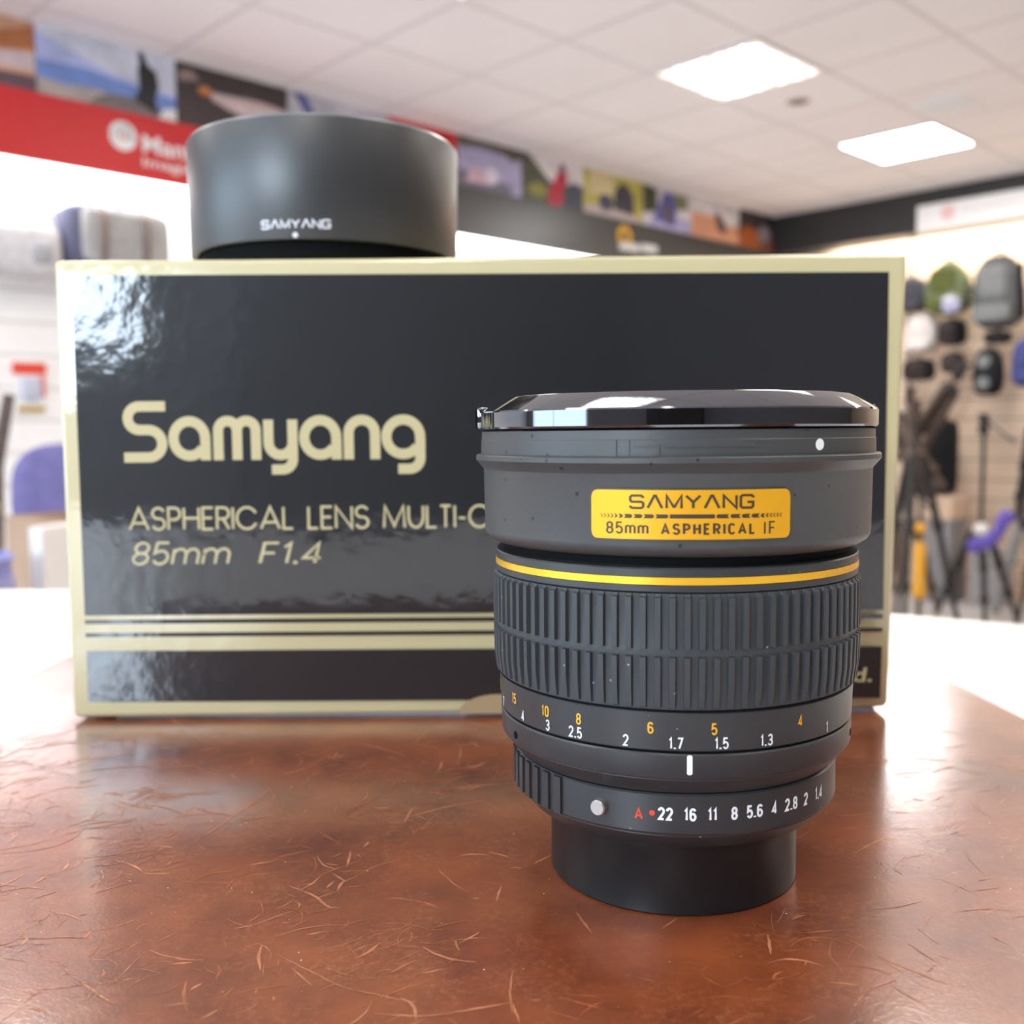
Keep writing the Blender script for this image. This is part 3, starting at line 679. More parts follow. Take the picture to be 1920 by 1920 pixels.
bm = bmesh.new(); put(bm, fit(writing('F1.4', 0.12, w=0.62, q=0.34, gap=0.26, shear=0.2), -77.7, -58.4, 48.4, 55.7), front2)
tag(link('aperture_lettering', bm, M['boxink'], bxr), 'slanted thin gold figures')
bm = bmesh.new(); put(bm, fit(glyphs('Ltd.', 0.012, shear=0.1), 97.4, 110.6, 10.3, 14.8), front2); tag(link('company_lettering', bm, M['boxink'], bxr), 'small gold lettering')
bm = bmesh.new(); put(bm, poly(arc(-5.0, 1.4, 12.0, 6.0, 0, 180, 20)), front2)
link('thumb_notch', bm, mat('notch_card', (0.36, 0.25, 0.13), 0.6), bxr)
bm = bmesh.new(); box(bm, BX0 + ox + 0.012, BX1 + ox - 0.006, BY0 + oy + 0.004, BY1 + oy - 0.004, 0.0001, 0.0012); tag(link('tuck_flap', bm, M['card'], bxr), 'grey card flap under the carton')

# ------------------------------------------------------------------ the hood on the carton
hd = thing('lens_hood', 'round matte black lens hood standing on top of the carton', 'lens hood', (-0.064, 0.3605, BZ1))
ztop = 185.3 - 140.5
bm = bmesh.new(); lathe(bm, [(r * mm, z * mm) for r, z in [(44.6, 7.0), (45.1, 7.1), (45.4, 7.6), (46.1, ztop - 1.0), (46.05, ztop - 0.9), (45.4, ztop), (44.9, ztop), (44.6, ztop - 0.4), (43.6, 7.0)]], 220, mis=[0, 0, 0, 2, 2, 2, 1, 1, 0], closed=True)
shell = link('shell', bm, [M['hood'], M['hoodin'], M['hoodrim']], hd, smooth=30)
bm = bmesh.new(); lathe(bm, [(r * mm, z * mm) for r, z in [(39.0, 0.05), (42.6, 0.05), (42.6, 6.8), (43.7, 7.2), (43.7, 9), (39.0, 9)]], 180, closed=True); link('bayonet_collar', bm, M['hoodin'], hd, smooth=30)
bm = bmesh.new(); ch = cyl(45.78 * mm, -1.75)
put(bm, scl(fit(caps_name(0.25), -10.9, 10.9, 150.25 - 140.5, 153.75 - 140.5)), ch)
tag(link('hood_lettering', bm, M['hoodink'], shell), 'white maker name')
bm = bmesh.new(); put(bm, scl(disc(0, 148.65 - 140.5, 0.85)), ch); tag(link('index_dot', bm, M['hoodink'], shell), 'white index dot')

# ------------------------------------------------------------------ ceiling fittings
def lamp(s, t, label, m, name='ceiling_light'):
    o = thing(name, label, 'ceiling light', group='square lay-in ceiling lights'); place(o, s, t, CEIL)
    bm = bmesh.new()
    for a0, a1, b0, b1 in ((-0.306, 0.306, -0.306, -0.285), (-0.306, 0.306, 0.285, 0.306), (-0.306, -0.285, -0.285, 0.285), (0.285, 0.306, -0.285, 0.285)): box(bm, a0, a1, b0, b1, -0.008, 0.0)
    link('frame', bm, M['frame'], o)
    bm = bmesh.new(); box(bm, -0.285, 0.285, -0.285, 0.285, -0.005, 0.0); link('diffuser', bm, m, o)
lamp(3.114, 1.706, 'warm square ceiling light beside the dark round ceiling speaker, right of centre', M['lampwarm'])
lamp(1.278, 1.706, 'cool bright ceiling light nearest the black pelmet on the right', M['lampcool'])
lamp(4.950, 1.706, 'ceiling light cut off by the top edge of the picture', M['lampwarm'])
for s in (6.786, 8.622): lamp(s, 1.706, 'ceiling light overhead behind the viewer, in the row by the red fascia', M['lampwarm'])
for s in (1.278, 3.114, 4.950, 6.786, 8.622):
    for t in (3.542, 5.378): lamp(s, t, 'ceiling light outside the picture above the counter side of the shop', M['lampwarm'])
sp = thing('ceiling_speaker', 'small dark round speaker set in the ceiling between the two bright lights', 'speaker'); place(sp, 2.497, 1.674, CEIL)
bm = bmesh.new(); lathe(bm, [(0.045, -0.004), (0.062, -0.004), (0.066, 0.0), (0.045, 0.0)], 40, closed=True); link('rim', bm, mat('speaker_rim', (0.55, 0.47, 0.42), 0.5), sp)
bm = bmesh.new(); lathe(bm, [(0, -0.003), (0.045, -0.003), (0.045, 0.0), (0, 0.0)], 40); link('grille', bm, mat('speaker_grille', (0.16, 0.12, 0.10), 0.6), sp)
vn = thing('ceiling_vent', 'pale square vent panel in the ceiling beside the cool bright light', 'vent'); place(vn, 1.85, 2.19, CEIL)
bm = bmesh.new(); box(bm, -0.13, 0.13, -0.14, 0.14, -0.006, 0.0); link('panel', bm, mat('vent_white', (0.88, 0.90, 0.92), 0.4), vn)
bm = bmesh.new()
for k in range(5): box(bm, -0.10 + k * 0.045, -0.085 + k * 0.045, -0.12, 0.12, -0.010, -0.006)
link('slat', bm, M['frame'], vn)

# ------------------------------------------------------------------ fascia signs, left wall (plane y = 0, x runs right to left)
def wall_sheet(bm, sh, y=0.0015, mi=0): put(bm, sh, lambda u, v, d=0.0: (u, y + d * 20, v), mi)
rsn = thing('fascia_sign', 'red fascia sign with white roundel and lettering above the white wall', 'sign'); place(rsn, 0, 0)
bm = bmesh.new(); box(bm, 4.45, 9.5, -0.35, 0.0, 1.27, 1.561); link('panel', bm, M['fascia_red'], rsn)
bm = bmesh.new()
wall_sheet(bm, ring(5.465, 1.449, 0.020, 0.064))
wall_sheet(bm, stroke([(5.51, 1.43), (5.48, 1.49), (5.465, 1.45), (5.45, 1.49), (5.42, 1.43)], 0.022))
link('roundel', bm, M['signwhite'], rsn)
def rtext(t, u0, u1, v0, v1, bold=0.02):
    v, f = fit(glyphs(t, bold), 0, 1, v0, v1); return [(u0 + (u1 - u0) * p[0], p[1]) for p in v], f
bm = bmesh.new()
wall_sheet(bm, rtext('Manfrotto', 5.375, 4.86, 1.395, 1.475)); wall_sheet(bm, rtext('Imagine More', 5.375, 4.84, 1.318, 1.372, 0.01))
link('sign_lettering', bm, M['signwhite'], rsn)
dsn = thing('fascia_sign', 'charcoal fascia sign with a yellow ring logo above the carton', 'sign'); place(dsn, 0, 0)
bm = bmesh.new(); box(bm, 0.0, 4.45, -0.35, 0.0, 1.27, 1.561); link('panel', bm, M['fascia_dark'], dsn)
bm = bmesh.new(); wall_sheet(bm, ring(1.925, 1.452, 0.035, 0.075, -60, 235)); wall_sheet(bm, poly([(1.99, 1.40), (1.925, 1.44), (1.955, 1.39)])); link('ring_logo', bm, M['yellow'], dsn)
bm = bmesh.new()
for x0, x1, z in ((1.98, 1.76, 1.385), (1.74, 1.56, 1.40)): wall_sheet(bm, poly([(x0, z - 0.03), (x1, z - 0.025), (x1, z + 0.03), (x0, z + 0.025)]))
link('logo_strip', bm, M['signgrey'], dsn)
sl = thing('strip_light', 'long white strip light shining under the red and charcoal fascia', 'strip light'); place(sl, 0, 0)
bm = bmesh.new(); box(bm, 0.05, 8.0, -0.34, -0.012, 1.258, 1.269); link('diffuser', bm, mat('strip_diffuser', (0.9, 0.9, 0.9), 0.5, emit=(1.0, 0.98, 0.97), es=10.0), sl)
ws = thing('wall_sign', 'white sign with a faint pink roundel on the black pelmet at right', 'sign'); place(ws, 0, 0)
bm = bmesh.new(); box(bm, 0.0, 0.03, 1.21, 2.75, 1.545, 1.735, bev=0.006); link('panel', bm, M['signwhite'], ws)
side = lambda u, v, d=0.0: (0.0312, u, v)
bm = bmesh.new(); put(bm, disc(1.44, 1.655, 0.052), side); link('roundel', bm, M['signpink'], ws)
bm = bmesh.new()
for k in range(7): put(bm, poly(rrect(1.54 + k * 0.055, 1.58 + k * 0.055, 1.63, 1.67, 0.008)), side)
link('faint_strip', bm, mat('faint_print', (0.80, 0.80, 0.79), 0.5), ws)

# posters on the bulkhead above the fascia
PZ0, PZ1 = 1.562, CEIL - 0.001
PC = {}
def pm(c):
    if c not in PC: PC[c] = mat('print_%d' % len(PC), c, 0.5, var=0.16, vs=9)
    return PC[c]
def poster(s0, s1, label, shapes, bgc):
    o = thing('photo_poster', label, 'poster', group='photo posters above the fascia'); place(o, 0, 0)
    bm = bmesh.new(); box(bm, s1 + 0.002, s0 - 0.002, -0.03, 0.0, PZ0, PZ1); link('board', bm, pm(bgc), o)
    mats = []; bm = bmesh.new()
    for i, (c, pts) in enumerate(shapes):
        m = pm(c)
        if m not in mats: mats.append(m)
        q = [(s0 - 0.003 - (s0 - s1 - 0.006) * u, PZ0 + (PZ1 - PZ0) * min(max(v, 0.0), 1.0)) for u, v in pts]
        wall_sheet(bm, poly(q), 0.0006 + 0.0004 * i, mats.index(m))
    link('print', bm, mats, o)
def el(cx, cy, rx, ry, n=20): return [(cx + rx * cos(2 * pi * i / n), cy + ry * sin(2 * pi * i / n)) for i in range(n)]
sky = (0.70, 0.68, 0.72); blk = (0.02, 0.02, 0.025); 
poster(6.75, 5.834, 'poster of an orange and pink slope, at the left edge above the red sign', [((0.80, 0.55, 0.22), [(0, 0.7), (0.75, 0.8), (0.8, 1), (0, 1)]), ((0.45, 0.16, 0.06), [(0.5, 0.62), (0.8, 0.72), (1, 0.95), (1, 0.6), (0.7, 0.45)]), ((0.62, 0.50, 0.52), [(0.4, 0.2), (1, 0.3), (1, 0.55), (0.7, 0.45), (0.4, 0.4)]), ((0.12, 0.07, 0.09), [(0, 0), (1, 0), (1, 0.22), (0.6, 0.18), (0, 0.2)])], (0.66, 0.36, 0.22))
poster(5.834, 5.202, 'poster of a dark figure with a backpack on a rock before blue sea', [((0.66, 0.68, 0.78), [(0, 1), (1, 1), (1, 0.42), (0.5, 0.55), (0, 0.9)]), ((0.17, 0.27, 0.60), [(0, 0.5), (0.35, 0.52), (0.75, 0.4), (1, 0.36), (1, 0.12), (0, 0.15)]), ((0.42, 0.36, 0.33), [(0, 0), (1, 0), (0.9, 0.1), (0.6, 0.22), (0.35, 0.24), (0.2, 0.2), (0, 0.24)]), ((0.18, 0.15, 0.15), [(0.35, 0), (0.98, 0), (0.85, 0.16), (0.68, 0.24), (0.5, 0.22), (0.4, 0.12)]), (blk, [(0.68, 0.2), (0.86, 0.04), (0.84, 0.3), (0.87, 0.5), (0.85, 0.72), (0.79, 0.8), (0.76, 0.95), (0.735, 1.0), (0.715, 0.94), (0.725, 0.8), (0.71, 0.7), (0.72, 0.4)]), ((0.80, 0.76, 0.74), [(0.86, 0.0), (1, 0.0), (1, 0.2), (0.9, 0.16)])], (0.45, 0.50, 0.78))
poster(5.202, 4.600, 'dark poster of a pale winding river at dusk, left of the hood', [((0.60, 0.46, 0.45), [(0.28, 0.62), (0.75, 0.66), (1, 0.6), (1, 0.28), (0.7, 0.25), (0.45, 0.4), (0.3, 0.5)]), ((0.70, 0.58, 0.57), [(0.45, 0.5), (0.98, 0.55), (0.98, 0.38), (0.7, 0.32)]), ((0.60, 0.22, 0.06), el(0.24, 0.62, 0.06, 0.08)), ((0.30, 0.22, 0.20), [(0.02, 0.7), (0.2, 0.75), (0.14, 0.9), (0.02, 0.85)])], (0.055, 0.04, 0.04))
poster(4.600, 4.308, 'narrow grey poster with dark blue diagonal stripes behind the hood', [((0.08, 0.10, 0.28), [(0.1, 1), (0.35, 1), (0.75, 0.4), (0.55, 0.4)]), ((0.22, 0.24, 0.42), [(0, 0), (1, 0), (1, 0.3), (0.5, 0.45), (0, 0.3)])], (0.52, 0.50, 0.55))
poster(4.308, 3.962, 'poster with a purple blue mountain band, above the middle of the hood', [((0.24, 0.25, 0.52), [(0, 0.15), (1, 0.1), (1, 0.6), (0.6, 0.75), (0.3, 0.55), (0, 0.6)]), ((0.42, 0.40, 0.50), [(0, 0), (1, 0), (1, 0.15), (0, 0.2)])], (0.62, 0.58, 0.66))
poster(3.962, 3.459, 'bright red poster above the right side of the hood', [((0.50, 0.012, 0.03), [(0, 0.35), (1, 0.3), (1, 0.0), (0, 0.0)])], (0.58, 0.012, 0.02))
poster(3.459, 2.926, 'poster of pale tents under lavender mountains, right of the hood', [((0.40, 0.38, 0.58), [(0, 0.1), (1, 0.1), (1, 0.75), (0.6, 0.82), (0, 0.72)]), ((0.10, 0.085, 0.06), [(0, 1), (0, 0.8), (0.4, 0.88), (0.75, 0.8), (0.85, 0.72), (1, 0.8), (1, 1)]), ((0.17, 0.16, 0.22), [(0, 0), (1, 0), (1, 0.14), (0.7, 0.22), (0.3, 0.3), (0, 0.34)]), ((0.55, 0.38, 0.45), [(0.12, 0.1), (0.5, 0.12), (0.35, 0.45), (0.2, 0.4)]), ((0.68, 0.62, 0.72), el(0.52, 0.32, 0.1, 0.18)), ((0.40, 0.38, 0.58), [(0.82, 0), (1, 0), (1, 0.5), (0.85, 0.6)])], (0.30, 0.28, 0.40))
poster(2.926, 2.349, 'poster of a dark green hillside with a figure in a red coat', [((0.72, 0.68, 0.70), [(0.1, 1), (1, 1), (1, 0.55), (0.7, 0.52), (0.45, 0.5), (0.25, 0.78)]), ((0.26, 0.26, 0.06), el(0.25, 0.25, 0.16, 0.16)), ((0.05, 0.06, 0.09), [(0.68, 0.0), (1, 0.0), (1, 0.5), (0.85, 0.6), (0.7, 0.48)]), ((0.50, 0.02, 0.06), [(0.42, 0.0), (0.63, 0.0), (0.66, 0.35), (0.74, 0.62), (0.7, 0.78), (0.58, 0.78), (0.5, 0.5), (0.42, 0.3)]), ((0.10, 0.03, 0.05), el(0.645, 0.85, 0.05, 0.1))], (0.085, 0.09, 0.06))
poster(2.349, 1.724, 'yellow poster with two dark rucksacks', [((0.64, 0.56, 0.30), [(0.05, 0.45), (0.5, 0.5), (0.5, 1), (0.1, 1)]), ((0.50, 0.42, 0.42), [(0, 0), (1, 0), (1, 0.1), (0.5, 0.2), (0.1, 0.22), (0, 0.15)]), ((0.035, 0.035, 0.06), [(0.5, 0.2), (0.86, 0.15), (0.84, 0.6), (0.74, 0.85), (0.6, 0.85), (0.5, 0.6)]), ((0.06, 0.06, 0.10), el(0.36, 0.32, 0.13, 0.2)), ((0.45, 0.38, 0.05), [(0.9, 0.1), (0.98, 0.1), (0.98, 0.95), (0.9, 0.9)])], (0.52, 0.47, 0.10))
poster(1.724, 1.155, 'poster of a blue rucksack against dark green', [((0.04, 0.05, 0.02), [(0, 0.3), (0.3, 0.4), (0.28, 0.95), (0, 1)]), ((0.16, 0.18, 0.08), [(0.6, 0.5), (0.95, 0.6), (0.9, 0.95), (0.55, 0.9)]), ((0.40, 0.38, 0.62), [(0.1, 0), (1, 0), (1, 0.4), (0.7, 0.3), (0.2, 0.35)]), ((0.08, 0.09, 0.36), [(0.22, 0.2), (0.66, 0.1), (0.7, 0.6), (0.6, 0.9), (0.45, 0.95), (0.36, 0.7)]), ((0.10, 0.09, 0.15), el(0.5, 0.4, 0.13, 0.28)), ((0.70, 0.66, 0.72), [(0.72, 0.3), (1, 0.35), (1, 0.6), (0.75, 0.55)])], (0.60, 0.58, 0.60))
poster(1.155, 0.513, 'poster with a dark shape on orange sand under a white sky', [((0.62, 0.30, 0.18), [(0, 0), (1, 0), (1, 0.5), (0.75, 0.42), (0.5, 0.6), (0, 0.62)]), ((0.14, 0.07, 0.06), [(0.52, 0.3), (0.66, 0.2), (0.74, 0.35), (0.66, 0.55), (0.58, 0.72), (0.48, 0.7)])], (0.70, 0.68, 0.70))
poster(0.513, 0.010, 'dark brown poster with an orange rock, in the far corner', [((0.40, 0.10, 0.025), [(0.02, 0.0), (0.62, 0.0), (0.55, 0.45), (0.3, 0.6), (0.05, 0.5)]), ((0.30, 0.25, 0.27), el(0.72, 0.45, 0.2, 0.25)), ((0.22, 0.07, 0.04), [(0.65, 0), (1, 0), (1, 0.3), (0.7, 0.2)])], (0.05, 0.035, 0.035))

# ------------------------------------------------------------------ things by the left wall
cloth = lambda n, c, **k: mat(n, c, 0.85, spec=0.2, var=0.12, vs=25, **k)
M['gbag'] = cloth('grey_canvas', (0.40, 0.39, 0.38)); M['gdark'] = cloth('slate_canvas', (0.11, 0.11, 0.17)); M['gstrap'] = cloth('brown_strap', (0.22, 0.17, 0.15))
b = thing('messenger_bag', 'grey messenger bag with two brown straps hanging on the white wall', 'bag'); place(b, 5.45, -0.205, 0.85)
bm = bmesh.new(); blob(bm, 0.0, 0.0, 0.15, 0.25, 0.135, 0.15, 0.3, 0.35); link('body', bm, M['gdark'], b, smooth=60)
bm = bmesh.new(); blob(bm, -0.02, 0.055, 0.155, 0.215, 0.10, 0.128, 0.25, 0.3); link('flap', bm, M['gbag'], b, smooth=60)
for x in (0.10, -0.10):
    bm = bmesh.new(); tube(bm, [(x, 0.05, 0.288), (x, 0.12, 0.282), (x, 0.160, 0.235), (x, 0.163, 0.15), (x, 0.155, 0.06), (x, 0.13, 0.03)], 0.017, 8); link('strap', bm, M['gstrap'], b, smooth=60)
bm = bmesh.new(); tube(bm, [(0.09, -0.04, 0.28), (0.07, -0.05, 0.34), (0.0, -0.06, 0.365), (-0.07, -0.05, 0.34), (-0.09, -0.04, 0.28)], 0.012, 8); link('handle', bm, M['gdark'], b, smooth=60)
b = thing('carrying_bag', 'pale grey bag with two upright pink tipped handles by the left edge', 'bag'); place(b, 5.87, -0.20, 0.80)
M['pbag'] = cloth('pale_canvas', (0.66, 0.65, 0.66)); M['ptip'] = cloth('pink_tip', (0.55, 0.24, 0.24))
bm = bmesh.new(); blob(bm, 0.05, 0, 0.12, 0.22, 0.12, 0.12, 0.5, 0.5); link('body', bm, M['pbag'], b, smooth=60)
for x, z in ((0.02, 0.33), (-0.10, 0.37)):
    bm = bmesh.new(); tube(bm, [(x - 0.04, 0.03, 0.19), (x - 0.02, 0.05, 0.26), (x, 0.05, z - 0.05)], [0.03, 0.022, 0.014], 10); h_ = link('handle', bm, M['pbag'], b, smooth=60)
    bm = bmesh.new(); tube(bm, [(x, 0.05, z - 0.05), (x + 0.006, 0.05, z)], [0.015, 0.010], 10); tag(link('tip', bm, M['ptip'], h_, smooth=60), 'pink tip')
bm = bmesh.new(); blob(bm, -0.06, 0.10, 0.10, 0.05, 0.03, 0.05, 0.6, 0.6); tag(link('pocket', bm, cloth('grey_patch', (0.42, 0.42, 0.44)), b, smooth=60), 'darker grey pocket')
b = thing('accessory_pack', 'small red and white blister pack hanging beside the carton', 'pack'); place(b, 5.80, -0.335, 0.20)
bm = bmesh.new(); box(bm, -0.07, 0.07, -0.012, 0.0, 0.0, 0.245); link('card', bm, M['signwhite'], b)
bm = bmesh.new(); box(bm, -0.072, 0.072, -0.010, 0.004, 0.18, 0.235); box(bm, -0.065, -0.035, 0.0, 0.004, 0.08, 0.17); link('red_header', bm, mat('pack_red', (0.75, 0.07, 0.04), 0.5), b)
bm = bmesh.new(); blob(bm, 0.0, 0.014, 0.115, 0.045, 0.018, 0.055, 0.5, 0.5); link('blister', bm, mat('pack_grey', (0.55, 0.56, 0.66), 0.3), b, smooth=60)
bm = bmesh.new(); box(bm, -0.06, 0.06, 0.0, 0.004, 0.008, 0.035); link('gold_strip', bm, mat('pack_gold', (0.50, 0.33, 0.05), 0.5), b)

def wthing(name, label, cat, x, y, z=FLOOR, rz=0.0): return thing(name, label, cat, (x, y, z), rz)
# office chair, back towards the viewer
ch = wthing('office_chair', 'violet blue swivel chair with a rounded back, left of the carton', 'chair', -1.475, 3.45, FLOOR, radians(10))
M['violet'] = cloth('violet_fabric', (0.19, 0.17, 0.38)); M['plastic'] = mat('dark_plastic', (0.03, 0.03, 0.035), 0.45)
bm = bmesh.new(); blob(bm, 0, 0.0, 1.02, 0.235, 0.045, 0.20, 0.65, 0.7, warp=lambda p: Vector((p.x, p.y + 1.1 * p.x * p.x, p.z))); link('backrest', bm, M['violet'], ch, smooth=60)
bm = bmesh.new(); blob(bm, 0, 0.28, 0.66, 0.24, 0.23, 0.05, 0.5, 0.6); link('seat', bm, M['violet'], ch, smooth=60)
bm = bmesh.new(); tube(bm, [(0, 0.02, 0.86), (0, -0.03, 0.72), (0, 0.06, 0.60), (0, 0.26, 0.60)], 0.022, 10); link('back_bracket', bm, M['plastic'], ch, smooth=60)
bm = bmesh.new(); tube(bm, [(0, 0.28, 0.10), (0, 0.28, 0.62)], 0.028, 14); link('gas_lift', bm, M['plastic'], ch, smooth=40)
for k in range(5):
    a = 2 * pi * k / 5 + 0.3; bm = bmesh.new(); e = (0.29 * cos(a), 0.28 + 0.29 * sin(a))
    tube(bm, [(0, 0.28, 0.12), (e[0] * 0.6, 0.28 + (e[1] - 0.28) * 0.6, 0.10), (e[0], e[1], 0.075)], [0.03, 0.025, 0.02], 10); lg = link('leg', bm, M['plastic'], ch, smooth=60)
    bm = bmesh.new(); blob(bm, e[0], e[1], 0.03, 0.03, 0.03, 0.03, 1, 1, 16, 10); link('caster', bm, M['plastic'], lg, smooth=60)
# tall carton
M['kraft'] = mat('kraft_card', (0.50, 0.34, 0.23), 0.8, var=0.1, vs=6); M['kraft2'] = mat('kraft_inside', (0.33, 0.19, 0.11), 0.85, var=0.1, vs=6)
kb = wthing('cardboard_box', 'tall open brown cardboard box in front of the violet chair', 'box', -1.075, 2.55, FLOOR, radians(-38))
bm = bmesh.new(); H_ = 1.045
for a0, a1, b0, b1 in ((-0.15, 0.15, -0.13, -0.125), (-0.15, 0.15, 0.125, 0.13), (-0.15, -0.145, -0.125, 0.125), (0.145, 0.15, -0.125, 0.125)): box(bm, a0, a1, b0, b1, 0, H_)
box(bm, -0.15, 0.15, -0.13, 0.13, 0, 0.005); link('carton_body', bm, M['kraft'], kb)
bm = bmesh.new(); v = [bm.verts.new(p) for p in ((-0.15, 0.13, H_), (0.15, 0.13, H_), (0.15, 0.17, H_ + 0.115), (-0.15, 0.17, H_ + 0.115), (-0.15, 0.135, H_), (0.15, 0.135, H_), (0.15, 0.175, H_ + 0.115), (-0.15, 0.175, H_ + 0.115))]
for q in ((0, 1, 2, 3), (4, 7, 6, 5), (0, 3, 7, 4), (1, 5, 6, 2), (3, 2, 6, 7), (0, 4, 5, 1)): bm.faces.new([v[i] for i in q])
link('top_flap', bm, M['kraft2'], kb)
bm = bmesh.new(); v = [bm.verts.new(p) for p in ((0.15, -0.12, H_), (0.15, 0.12, H_), (0.24, 0.12, H_ - 0.05), (0.24, -0.12, H_ - 0.05), (0.15, -0.12, H_ - 0.005), (0.15, 0.12, H_ - 0.005), (0.24, 0.12, H_ - 0.055), (0.24, -0.12, H_ - 0.055))]
for q in ((0, 1, 2, 3), (4, 7, 6, 5), (0, 3, 7, 4), (1, 5, 6, 2), (3, 2, 6, 7), (0, 4, 5, 1)): bm.faces.new([v[i] for i in q])
link('side_flap', bm, M['kraft'], kb)
pr = wthing('display_board', 'white upright panel standing between the cardboard box and the carton', 'panel', -1.003, 2.20, FLOOR, radians(-8))
bm = bmesh.new(); box(bm, -0.016, 0.016, -0.06, 0.06, 0, 1.048, bev=0.003); link('panel', bm, M['signwhite'], pr)
bm = bmesh.new(); box(bm, -0.05, 0.05, -0.09, 0.09, 0, 0.03, bev=0.004); link('base', bm, M['plastic'], pr)
op = wthing('marker_pole', 'orange topped pole at the left edge in front of the cardboard box', 'pole', -1.160, 2.235)
bm = bmesh.new(); tube(bm, [(0, 0, 0.02), (0, 0, 0.95), (0, 0, 1.08)], [0.016, 0.018, 0.018], 14); link('shaft', bm, mat('pole_orange', (0.62, 0.27, 0.06), 0.5), op, smooth=50)
bm = bmesh.new(); blob(bm, 0, 0, 1.085, 0.022, 0.022, 0.03, 1, 1); link('knob', bm, mat('pole_cream', (0.85, 0.62, 0.36), 0.5), op, smooth=60)
bm = bmesh.new(); lathe(bm, [(0, 0), (0.05, 0), (0.05, 0.015), (0.02, 0.03), (0, 0.03)], 30); link('base', bm, M['plastic'], op, smooth=30)
bb = wthing('waste_bin', 'tall lavender blue bin at the left edge just above the counter', 'bin', -1.118, 2.0)
bm = bmesh.new(); lathe(bm, [(0, 0), (0.085, 0), (0.11, 0.985), (0.118, 0.998), (0.110, 1.005), (0.104, 0.99), (0.08, 0.02), (0, 0.02)], 36); link('tub', bm, mat('bin_blue', (0.26, 0.28, 0.62), 0.5), bb, smooth=30)
bm = bmesh.new(); lathe(bm, [(0.108, 0.93), (0.115, 0.93), (0.116, 0.96), (0.108, 0.96)], 36, closed=True); link('band', bm, mat('bin_band', (0.36, 0.37, 0.66), 0.5), bb, smooth=30)
dp = wthing('folded_stand', 'dark slanting stand at the left edge of the picture', 'stand', -1.66, 3.20)
bm = bmesh.new(); tube(bm, [(0.02, 0, 0.55), (0.035, 0, 1.15), (0.085, 0, 1.375)], [0.014, 0.02, 0.018], 12); link('arm', bm, cloth('stand_brown', (0.13, 0.10, 0.09)), dp, smooth=50)
bm = bmesh.new(); tube(bm, [(0, 0, 0.03), (0, 0, 0.30), (0.02, 0, 0.56)], 0.016, 12); link('post', bm, M['plastic'], dp, smooth=50)
bm = bmesh.new(); lathe(bm, [(0, 0), (0.14, 0), (0.14, 0.02), (0.03, 0.04), (0, 0.04)], 30); link('base', bm, M['plastic'], dp, smooth=30)

# ------------------------------------------------------------------ bags hung on the right wall (wall face x = -0.25)
def rthing(name, label, cat, x, y, z, rz=0.0, group=None):
    o = thing(name, label, cat, group=group); return place(o, x, y, z, rz)
def hook(o, x, z):
    bm = bmesh.new(); tube(bm, [(-0.245 - x, 0, z), (0.02, 0, z), (0.03, 0, z + 0.02)], 0.006, 8); link('hook', bm, M['pin'], o, smooth=60)
def rucksack(label, x, y, z, hw, hd_, hh_, c1, c2, name='rucksack', cat='backpack', taper=0.25, pockets=True, straps=True):
    o = rthing(name, label, cat, x, y, z)
    def wp(p): k = 1 - taper * max(p.z / hh_, 0) ** 1.5; return Vector((p.x * k, p.y * k, p.z))
    bm = bmesh.new(); blob(bm, 0, 0, hh_, hd_, hw, hh_, 0.55, 0.55, warp=wp); link('body', bm, c1, o, smooth=60)
    if pockets:
        bm = bmesh.new(); blob(bm, hd_ * 0.72, 0, hh_ * 1.25, hd_ * 0.42, hw * 0.62, hh_ * 0.50, 0.5, 0.5); link('top_pocket', bm, c2, o, smooth=60)
        bm = bmesh.new(); blob(bm, hd_ * 0.85, 0, hh_ * 0.40, hd_ * 0.42, hw * 0.78, hh_ * 0.24, 0.4, 0.4); link('front_pocket', bm, c2, o, smooth=60)
    if straps:
        bm = bmesh.new(); tube(bm, [(hd_ * 0.2, hw * 0.95, hh_ * 1.7), (hd_ * 0.5, hw * 1.05, hh_ * 1.2), (hd_ * 0.4, hw * 1.12, hh_ * 0.6), (0, hw * 1.0, hh_ * 0.25)], hw * 0.13, 8); link('side_strap', bm, M['blackcloth'], o, smooth=60)
    bm = bmesh.new(); tube(bm, [(0, -hw * 0.22, hh_ * 1.93), (0, -hw * 0.18, hh_ * 2.10), (0, hw * 0.18, hh_ * 2.10), (0, hw * 0.22, hh_ * 1.93)], hw * 0.05, 8); link('grab_handle', bm, c1, o, smooth=60)
    hook(o, x, hh_ * 2.08)
    return o
M['blackcloth'] = cloth('black_nylon', (0.015, 0.015, 0.017)); M['brownblack'] = cloth('brown_black_nylon', (0.045, 0.035, 0.032))
M['greycloth'] = cloth('grey_nylon', (0.10, 0.105, 0.105)); M['greylight'] = cloth('light_grey_nylon', (0.19, 0.197, 0.197))
M['green1'] = cloth('green_nylon', (0.15, 0.18, 0.10)); M['green2'] = cloth('olive_nylon', (0.10, 0.115, 0.035)); M['whitecloth'] = cloth('white_nylon', (0.70, 0.65, 0.62))
M['navy'] = cloth('blue_nylon', (0.06, 0.07, 0.20)); M['slate'] = cloth('slate_nylon', (0.075, 0.075, 0.09))
rucksack('grey backpack with pale pockets hanging at the right edge', -0.02, 1.79, 0.80, 0.16, 0.13, 0.255, M['greycloth'], M['greylight'])
rucksack('green rounded rucksack hanging left of the grey backpack', -0.05, 1.425, 0.93, 0.155, 0.12, 0.19, M['green1'], M['green2'], taper=0.5, straps=False)
rucksack('dark slate bag half hidden behind the right end of the carton', -0.08, 1.14, 0.98, 0.13, 0.11, 0.125, M['slate'], M['slate'], taper=0.3, straps=False)
